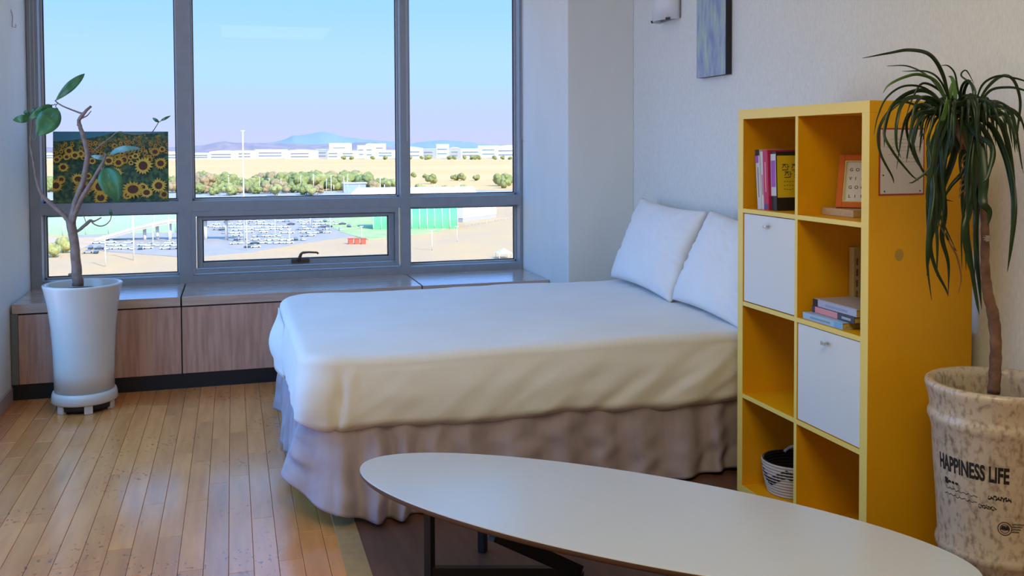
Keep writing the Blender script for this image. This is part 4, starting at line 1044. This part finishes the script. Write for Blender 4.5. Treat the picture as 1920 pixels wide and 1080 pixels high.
# town
m_tw = mat('town_white', (.78, .77, .74), .7); m_tg = mat('town_grey', (.42, .45, .48), .7); m_tr = mat('town_roof', (.66, .68, .70), .6); m_tb = mat('town_glass', (.20, .26, .32), .4)
TOWN = [(300, 352, 283, 294, 'long low white hangar at the left end of the distant town'), (352, 392, 285, 293, 'small white hangar left of the tall mast in the distance'), (60, 112, 284, 295, 'white hangar seen left of the sunflower canvas'),
 (392, 436, 282, 295, 'white shed with dark ground floor left of the tall mast'), (440, 476, 281, 294, 'white hangar just behind the tall mast'), (478, 532, 279, 295, 'wide white terminal right of the tall mast'),
 (534, 590, 281, 294, 'long striped terminal building in the middle of the distant town'), (592, 612, 279, 296, 'grey block under the mountain peak'), (617, 655, 267.5, 280, 'white block raised on the slope under the mountain'),
 (614, 634, 281, 296, 'white block with dark windows under the raised block'), (636, 668, 282, 294, 'pale terminal with a glass corner'), (670, 682, 272, 290, 'slim white tower block in the distance'), (684, 700, 271, 291, 'white twin tower block in the distance'),
 (696, 720, 268.5, 283, 'white apartment block on the ridge end'), (702, 742, 281, 294, 'long white shed left of the right mullion'), (744, 790, 277, 289, 'low white shed right of the right mullion'),
 (790, 816, 279, 292, 'pale grey shed in the right pane'), (818, 840, 270.5, 290, 'tall white block standing highest in the right pane'), (842, 862, 278, 293, 'grey block beside the tall white block'), (864, 900, 279, 290, 'white shed in the right pane'), (896, 935, 273.5, 288, 'long white warehouse near the right jamb'), (930, 985, 275, 288, 'white warehouse ending at the right jamb')]
for i, (x0_, x1_, yt, yb_, lab) in enumerate(TOWN):
    D = F*(CH-G)/max(1, (297-i % 3*.8)-274.2) if yb_ > 285 else 4600
    D = min(D, 4600)
    a, b = ray(x0_, 274)*D, ray(x1_, 274)*D
    d = Vector((b.x-a.x, b.y-a.y, 0)); w = d.length; d.normalize(); nb = Vector((-d.y, d.x, 0)); h = (274-yt)/F*D+CH-G
    if h < 10: h = 10
    base = Vector((a.x, a.y, G)); dep = 70
    bd = thing('building', lab, 'building', base+d*w/2+nb*dep/2)
    gr = i in (7, 16, 18)
    obj('wall', MB().obox(base+d*w/2+nb*dep/2+Vector((0, 0, h/2)), d, nb, (0, 0, 1), w/2, dep/2, h/2), m_tg if gr else m_tw, bd)
    if i % 3 == 0:      # shallow curved hangar roof
        q = MB(); vs = []
        for e_ in (-1, dep+1):
            for k in range(13): t = k/12; vs.append(base+d*(w*t)+nb*e_+Vector((0, 0, h+math.sin(t*PI)*h*.14)))
        q.grid(vs, 13, 2, smooth=False); q.add(vs[:13], [tuple(range(13))]); obj('roof', q, m_tr, bd, recalc=False)
    else: obj('roof', MB().obox(base+d*w/2+nb*dep/2+Vector((0, 0, h+1)), d, nb, (0, 0, 1), w/2+1, dep/2+1, 1), m_tr, bd)
    nbnd = 1 if h < 22 else 2
    for k in range(nbnd):
        zc = h*(.45 if nbnd == 1 else .3+.35*k)
        obj('window_band', MB().obox(base+d*w*.5+Vector((0, 0, zc))-nb*.3, d, nb, (0, 0, 1), w*(.42 if i % 2 else .3), .5, 2.2), m_tb, bd)
# trees
def tree_mesh(seed, squash=1.0):
    bm = bmesh.new(); rg = random.Random(seed)
    for k in range(5):
        c = Vector((rg.uniform(-.5, .5), rg.uniform(-.5, .5), rg.uniform(.55, 1.05)*squash)); r_ = rg.uniform(.4, .6)
        b2 = bmesh.ops.create_icosphere(bm, subdivisions=3, radius=r_)
        for v in b2['verts']:
            p = v.co*1.0; v.co = p*(1+.32*noise.noise(p*5+Vector((seed, k, 0)))+.28*noise.noise(p*13+Vector((seed, k, 7)))); v.co.z *= .8*squash; v.co += c
    t = bmesh.ops.create_cone(bm, cap_ends=True, segments=7, radius1=.07, radius2=.05, depth=.7)
    for v in t['verts']: v.co.z += .33
    for f_ in bm.faces: f_.smooth = True
    me = bpy.data.meshes.new('tree'); bm.to_mesh(me); bm.free()
    return me
m_fo = [mat('foliage_%d' % i, c, .9, noise_=(3, tuple(k*.6 for k in c), .4, .65)) for i, c in enumerate(((.30, .34, .12), (.40, .42, .16), (.40, .31, .17)))]
tms = []
for i in range(3):
    me = tree_mesh(i+3); me.materials.append(m_fo[i]); tms.append(me)
def place_tree(px, py, r_, kind, label, group):
    p = PG(px, py); o = bpy.data.objects.new('tree', tms[kind]); COL.objects.link(o); o.location = (p.x, p.y, G); o.scale = (r_, r_, r_*random.uniform(.9, 1.15)); o.rotation_euler = (0, 0, random.uniform(0, 6))
    tag(o, label, 'tree', group)
rg = random.Random(11)
LT = ('dark green rounded tree in the belt before the dry field', 'light green bushy tree in the belt before the dry field', 'brownish bare tree in the belt before the dry field')
def belt(xs0, xs1, n, y0, y1, r0_, r1_):
    for i in range(n):
        x = xs0+(xs1-xs0)*(i+rg.random())/n; k = rg.choice((0, 0, 0, 1, 2))
        place_tree(x, rg.uniform(y0, y1), rg.uniform(r0_, r1_), k, LT[k], ('dark green belt trees', 'light green belt trees', 'brownish belt trees')[k])
belt(365, 430, 14, 350, 358, 9, 12); belt(430, 480, 8, 352, 362, 7, 9); belt(480, 570, 22, 350, 360, 9, 12); belt(585, 690, 26, 349, 358, 9, 13)
belt(690, 745, 9, 356, 362, 7, 9); belt(365, 600, 26, 360, 368, 5, 7.5); belt(70, 104, 6, 352, 362, 8, 10); belt(316, 345, 6, 352, 362, 8, 10)
for x, y, r_, l in ((775, 333, 5, 'lone bush at the left of the right pane field'), (797, 334, 4, 'small lone bush left of the round one in the field'), (808, 345, 8, 'round lone tree low in the right pane field'), (852, 339, 6, 'left bush of the close pair in the dry field'), (865, 339, 6.5, 'right bush of the close pair in the dry field'), (893, 339, 6, 'lone bush right of the close pair in the dry field'), (936, 349, 9, 'big rounded tree near the right jamb'), (950, 346, 10, 'biggest tree touching the right jamb'), (948, 353, 7, 'low bushy tree under the biggest tree by the right jamb')):
    place_tree(x, y, r_, 0, l, None)
for i in range(20): place_tree(rg.uniform(640, 960), rg.uniform(298.6, 300), rg.uniform(8, 11), 0, 'tiny dark tree along the front of the distant town', 'trees along the town')
for i in range(9): place_tree(770+i*13+rg.uniform(-4, 4), rg.uniform(356, 359), rg.uniform(3, 5), 1, 'low hedge bush behind the white tent roof', 'hedge bushes behind the tent roof')
for x, y, r_, l in ((118, 474, 4.5, 'green tree left of the planter trunk in the lower left pane'), (100, 482, 4, 'pale bush at the lower left pane corner'), (104, 440, 6, 'tall tree against the green arched hall')): place_tree(x, y, r_, 1, l, None)
# halls
def barrel(label, a, b, w, h, mt, ribs, mrib, endm):
    a, b = Vector((a.x, a.y, G)), Vector((b.x, b.y, G)); d = (b-a); L_ = d.length; d.normalize(); nb = Vector((-d.y, d.x, 0))
    if nb.y < 0: nb = -nb
    t_ = thing('arched_hall', label, 'building', a+d*L_/2+nb*w/2)
    n = 20; prof_ = [(w/2-w/2*math.cos(PI*k/n), h*math.sin(PI*k/n)**.75) for k in range(n+1)]
    q = MB(); vs = [a+nb*u+Vector((0, 0, v)) for u, v in prof_]+[b+nb*u+Vector((0, 0, v)) for u, v in prof_]
    q.grid(vs, n+1, 2); obj('roof_skin', q, mt, t_, recalc=False)
    for p_ in (a, b): obj('end_wall', MB().add([p_+nb*u+Vector((0, 0, v)) for u, v in prof_], [tuple(range(n+1))]), endm, t_, recalc=False)
    for i in range(ribs+1):
        c = a+d*(L_*i/ribs); obj('rib', MB().tube([c+nb*(w/2+(u-w/2)*1.01)+Vector((0, 0, v*1.01)) for u, v in prof_[:14]], .32, 5), mrib, t_)
    return t_
m_grn = mat('green_sheet', (.12, .48, .25), .6); m_grd = mat('green_end', (.08, .32, .24), .7); m_rib = mat('pale_rib', (.55, .80, .62), .6)
barrel('bright green arched hall in the lower right pane', PG(700, 431), PG(858, 428.5), 26, 13.5, m_grn, 11, m_rib, m_grd)
barrel('large pale green arched hall behind the ramp in the lower left pane', PG(-60, 446), PG(330, 436), 60, 17, mat('pale_green_net', (.32, .52, .34), .8), 9, m_rib, m_grd)
a, b = PG(868, 417), PG(931, 408); d = (b-a).normalized(); nb = Vector((-d.y, d.x, 0)); L_ = (b-a).length
wh = thing('white_hall', 'white ribbed hall beside the bright green arched hall', 'building', Vector(((a.x+b.x)/2, (a.y+b.y)/2, G))+nb*12)
c = Vector(((a.x+b.x)/2, (a.y+b.y)/2, G))+nb*12
obj('wall', MB().obox(c+Vector((0, 0, 7.2)), d, nb, (0, 0, 1), L_/2, 12, 4.7), m_tw, wh); obj('lower_wall', MB().obox(c+Vector((0, 0, 1.25)), d, nb, (0, 0, 1), L_/2-.2, 11.8, 1.25), m_tg, wh)
obj('roof', MB().obox(c+Vector((0, 0, 12.2)), d, nb, (0, 0, 1), L_/2+.6, 12.6, .3), m_tr, wh)
for i in range(9): obj('rib', MB().obox(c-nb*12.1+d*(-L_/2+L_*(i+.5)/9)+Vector((0, 0, 7.2)), d, nb, (0, 0, 1), .12, .15, 4.7), m_tr, wh)
# pale tent roofed hall
a, b = PG(566, 397), PG(912, 393); a.z = b.z = G; d = (b-a).normalized(); nb = Vector((-d.y, d.x, 0)); D_ = 642; ht = (395-351)/F*D_
tn_ = thing('tent_hall', 'long hall with a pale cream tent roof beyond the transom', 'building', (a+b)/2+nb*20)
vs = []
for (u, v) in ((0, 2.5), (6, ht*.75), (13, ht), (27, ht), (34, ht*.75), (40, 2.5)):
    k = v/ht; vs += [a+d*(24+14*k)+nb*u+Vector((0, 0, v)), b-d*(3+5*k)+nb*u+Vector((0, 0, v))]
obj('tent_roof', MB().grid(vs, 2, 6, smooth=False).add([vs[i] for i in range(0, 12, 2)], [tuple(range(6))]).add([vs[i] for i in range(1, 12, 2)], [tuple(range(6))]), mat('cream_membrane', (.78, .74, .60), .6), tn_, recalc=False)
obj('wall', MB().obox((a+b)/2+nb*20+Vector((0, 0, 1.25)), d, nb, (0, 0, 1), (b-a).length/2-20, 19, 1.25), m_tg, tn_)
for i in range(6): obj('mast', MB().obox(a+d*((b-a).length*(.16+.14*i))+nb*20+Vector((0, 0, ht+.8)), d, nb, (0, 0, 1), .25, .25, 1.6), m_tw, tn_)
a = PG(664, 361); bs = thing('blue_shed', 'small blue and white shed among the belt trees above the tent roof', 'building', (a.x, a.y, G))
obj('wall', MB().box(a.x-10, a.x+12, a.y, a.y+12, G, G+9), mat('shed_blue', (.32, .42, .62), .6), bs); obj('roof', MB().box(a.x-11, a.x+13, a.y-1, a.y+13, G+9, G+10), m_tw, bs)
# ramp bridge
rb = thing('ramp_bridge', 'pale concrete ramp bridge on round pillars in the lower left pane', 'bridge', (PG(270, 452).x, PG(270, 452).y, G))
vs = []; pth = [(178, 450.5), (215, 440), (250, 429.5), (285, 421), (320, 414), (360, 409), (410, 405), (470, 402)]
for x, y in pth:
    p = PG(x, 452); z = G+(452-y)*(1.3287-G)/(452-274)
    for off, dz in ((0, 0), (0, -1.3), (9, -1.3), (9, 0)): vs.append((p.x, p.y+off, z+dz))
obj('deck', MB().grid(vs, 4, len(pth), closeu=True, smooth=False), mat('ramp_concrete', (.58, .52, .44), .85), rb)
vs2 = []
for x, y in pth:
    p = PG(x, 452); z = G+(452-y)*(1.3287-G)/(452-274)
    for off, dz in ((-.15, 1.0), (-.15, -.2), (.1, -.2), (.1, 1.0)): vs2.append((p.x, p.y+off, z+dz))
obj('parapet', MB().grid(vs2, 4, len(pth), closeu=True, smooth=False), mat('ramp_pale', (.72, .68, .6), .8), rb)
for x in (270, 294, 318, 345, 385, 425):
    p = PG(x, 452); y = [pth[i][1]+(pth[i+1][1]-pth[i][1])*(x-pth[i][0])/(pth[i+1][0]-pth[i][0]) for i in range(len(pth)-1) if pth[i][0] <= x <= pth[i+1][0]][0]
    obj('pillar', MB().lathe([(.8, 0), (.8, (452-y)*.2602-1.2)], (p.x, p.y+4.5, G), 12), m_tw, rb)
# cars
def car_mesh(m_):
    q = MB(); hw = .9
    for (pts, wd, mi) in (([(-2.25, .3), (-2.2, .75), (-1.5, .9), (1.2, .95), (2.2, .85), (2.25, .3)], hw, 0), ([(-1.35, .9), (-.75, 1.42), (.75, 1.46), (1.5, .94)], .78, 1)):
        q.poly([(x, -wd, z) for x, z in pts], (0, 2*wd, 0), mi)
    q.poly([(-.7, -.7, 1.43), (.7, -.7, 1.43), (.7, .7, 1.43), (-.7, .7, 1.43)], (0, 0, .07), 0)
    for x in (-1.4, 1.4):
        for y in (-.92, .72): q.poly([(x+.33*math.cos(a*PI/4), y, .33+.33*math.sin(a*PI/4)) for a in range(8)], (0, .2, 0), 2)
    me = bpy.data.meshes.new('car'); me.from_pydata(q.v, [], q.f); [me.materials.append(x) for x in (m_, m_tb, m_black)]; me.polygons.foreach_set('material_index', q.m)
    bm = bmesh.new(); bm.from_mesh(me); bmesh.ops.recalc_face_normals(bm, faces=bm.faces); bm.to_mesh(me); bm.free(); return me
cms = [car_mesh(mat('car_white', (.85, .85, .85), .4)), car_mesh(mat('car_dark', (.06, .07, .09), .35)), car_mesh(mat('car_silver', (.42, .44, .47), .35, .3))]
CL = ('white', 'dark', 'silver'); rc = random.Random(5)
def put_car(px, py, k, place, ang):
    p = PG(px, py); o = bpy.data.objects.new('car', cms[k]); COL.objects.link(o); o.location = (p.x, p.y, G+.2); o.rotation_euler = (0, 0, ang)
    tag(o, '%s parked car %s' % (CL[k], place), 'car', '%s cars %s' % (CL[k], place))
for y, x0_, x1_ in ((417, 425, 640), (421.5, 405, 660), (427, 395, 655), (432, 392, 640), (438, 420, 615), (444, 430, 600), (451, 432, 575), (458, 440, 545), (465, 445, 500)):
    x = x0_
    while x < x1_:
        if rc.random() < .74: put_car(x, y+rc.uniform(-.8, .8), rc.choice((0, 0, 0, 0, 1, 2)), 'in the car park behind the awning pane', rc.choice((.15, .2, .1, 1.6)))
        x += rc.uniform(10.5, 14)
for y, x0_, x1_ in ((457, 180, 335), (462, 160, 335), (468, 170, 330), (475, 165, 215)):
    x = x0_
    while x < x1_:
        if rc.random() < .7: put_car(x, y+rc.uniform(-.8, .8), rc.choice((0, 0, 0, 1, 2)), 'in the car park under the ramp bridge', rc.choice((.15, .2, .1, 1.6)))
        x += rc.uniform(13, 18)
for px, l in ((658, 'left'), (670, 'middle'), (682, 'right')):
    p = PG(px, 458); o = thing('red_cabin', '%s one of three small red cabins behind the awning pane' % l, 'cabin', (p.x, p.y, G))
    obj('body', MB().box(p.x-1.1, p.x+1.1, p.y, p.y+2.4, G, G+2.5), mat('red_paint', (.75, .12, .08), .6), o); obj('roof', MB().box(p.x-1.3, p.x+1.3, p.y-.2, p.y+2.6, G+2.5, G+2.75), mat('red_roof', (.55, .09, .07), .6), o)
p = PG(945, 484); o = thing('white_tent', 'small white peaked tent at the lower right of the right pane', 'tent', (p.x, p.y, G))
obj('canopy', MB().add([(p.x-3, p.y-3, G+2.2), (p.x+3, p.y-3, G+2.2), (p.x+3, p.y+3, G+2.2), (p.x-3, p.y+3, G+2.2), (p.x, p.y, G+4.2)], [(0, 1, 4), (1, 2, 4), (2, 3, 4), (3, 0, 4), (3, 2, 1, 0)]), m_tw, o)
for a in (-2.8, 2.8):
    for b in (-2.8, 2.8): obj('post', MB().box(p.x+a-.1, p.x+a+.1, p.y+b-.1, p.y+b+.1, G, G+2.25), m_tw, o)
a, b = PG(832, 424), PG(957, 404)
bnk = MB(); d = Vector((b.x-a.x, b.y-a.y, 0)); L_ = d.length; d.normalize(); nb = Vector((d.y, -d.x, 0))
for i in range(22): bnk.obox(Vector((a.x, a.y, G+.75))+d*(L_*i/21)+nb*14, d, nb, (0, 0, 1), .12, .12, .75)
bnk.obox(Vector((a.x, a.y, G+1.4))+d*L_/2+nb*14, d, nb, (0, 0, 1), L_/2, .08, .1)
f_ = thing('field_fence', 'low post and rail fence on the tan slope in the lower right pane', 'fence', (a.x, a.y, G)); o = obj('posts_and_rail', bnk, m_tg, f_); o['kind'] = 'stuff'
# light poles
m_pole = mat('pole_white', (.80, .80, .78), .5)
POLES = [(458, 246, 456, .5, 'very tall white mast rising above the horizon in the middle pane'), (463, 408, 471, .28, 'white lamp post standing beside the foot of the tall mast'), (516, 406, 445, .25, 'lamp post in the middle of the car park'), (582, 405, 424, .25, 'lamp post at the far side of the car park'), (619, 408, 432, .25, 'lamp post before the green lawn'), (678, 425, 447, .25, 'lamp post between the red cabins'), (543, 430, 461, .2, 'thin lamp post near the crank handle'),
 (198, 443, 500, .25, 'short lamp post nearest the planter in the lower left pane'), (251, 401, 488, .3, 'tallest lamp post in the lower left pane'), (287, 422, 463, .28, 'lamp post before the ramp bridge'), (317, 403, 455, .3, 'lamp post by the left mullion'),
 (810, 432, 470, .25, 'white lamp post in the lower right pane'), (847, 395, 427, .3, 'white pole at the corner of the green arched hall'), (857, 425, 453, .2, 'short pole on the tan slope'),
 (381, 337, 357, .35, 'leftmost lamp post before the belt trees'), (429, 329, 362, .35, 'lamp post left of the tall mast'), (487, 332, 362, .35, 'lamp post right of the tall mast'), (505, 335, 360, .3, 'small lamp post among the brown trees'), (527, 336, 360, .3, 'small lamp post beside the white sign among the trees'), (564, 330, 360, .35, 'lamp post at the gap in the tree belt'), (588, 327, 360, .4, 'lamp post left of the big tree clump'), (612, 336, 362, .3, 'curved lamp post in the big tree clump'), (621, 329, 362, .4, 'lamp post in the middle of the big tree clump'), (645, 332, 362, .35, 'lamp post at the left end of the tent roof'), (652, 327, 362, .35, 'lamp post over the tent roof'), (713, 333, 362, .35, 'lamp post left of the right mullion')]
for x, yt, yb_, r_, l in POLES:
    p = PG(x, yb_); dep = (p-Vector((0, 0, CH))).dot(cf); h = (yb_-yt)/F*dep
    o = thing('light_pole', l, 'lamp post', (p.x, p.y, G))
    obj('pole', MB().tube([(p.x, p.y, G), (p.x, p.y, G+h)], [r_, r_*.7], 6), m_pole, o)
    obj('lamp_head', MB().box(p.x-.9, p.x+.9, p.y-.3, p.y+.3, G+h, G+h+.3), m_pole, o)
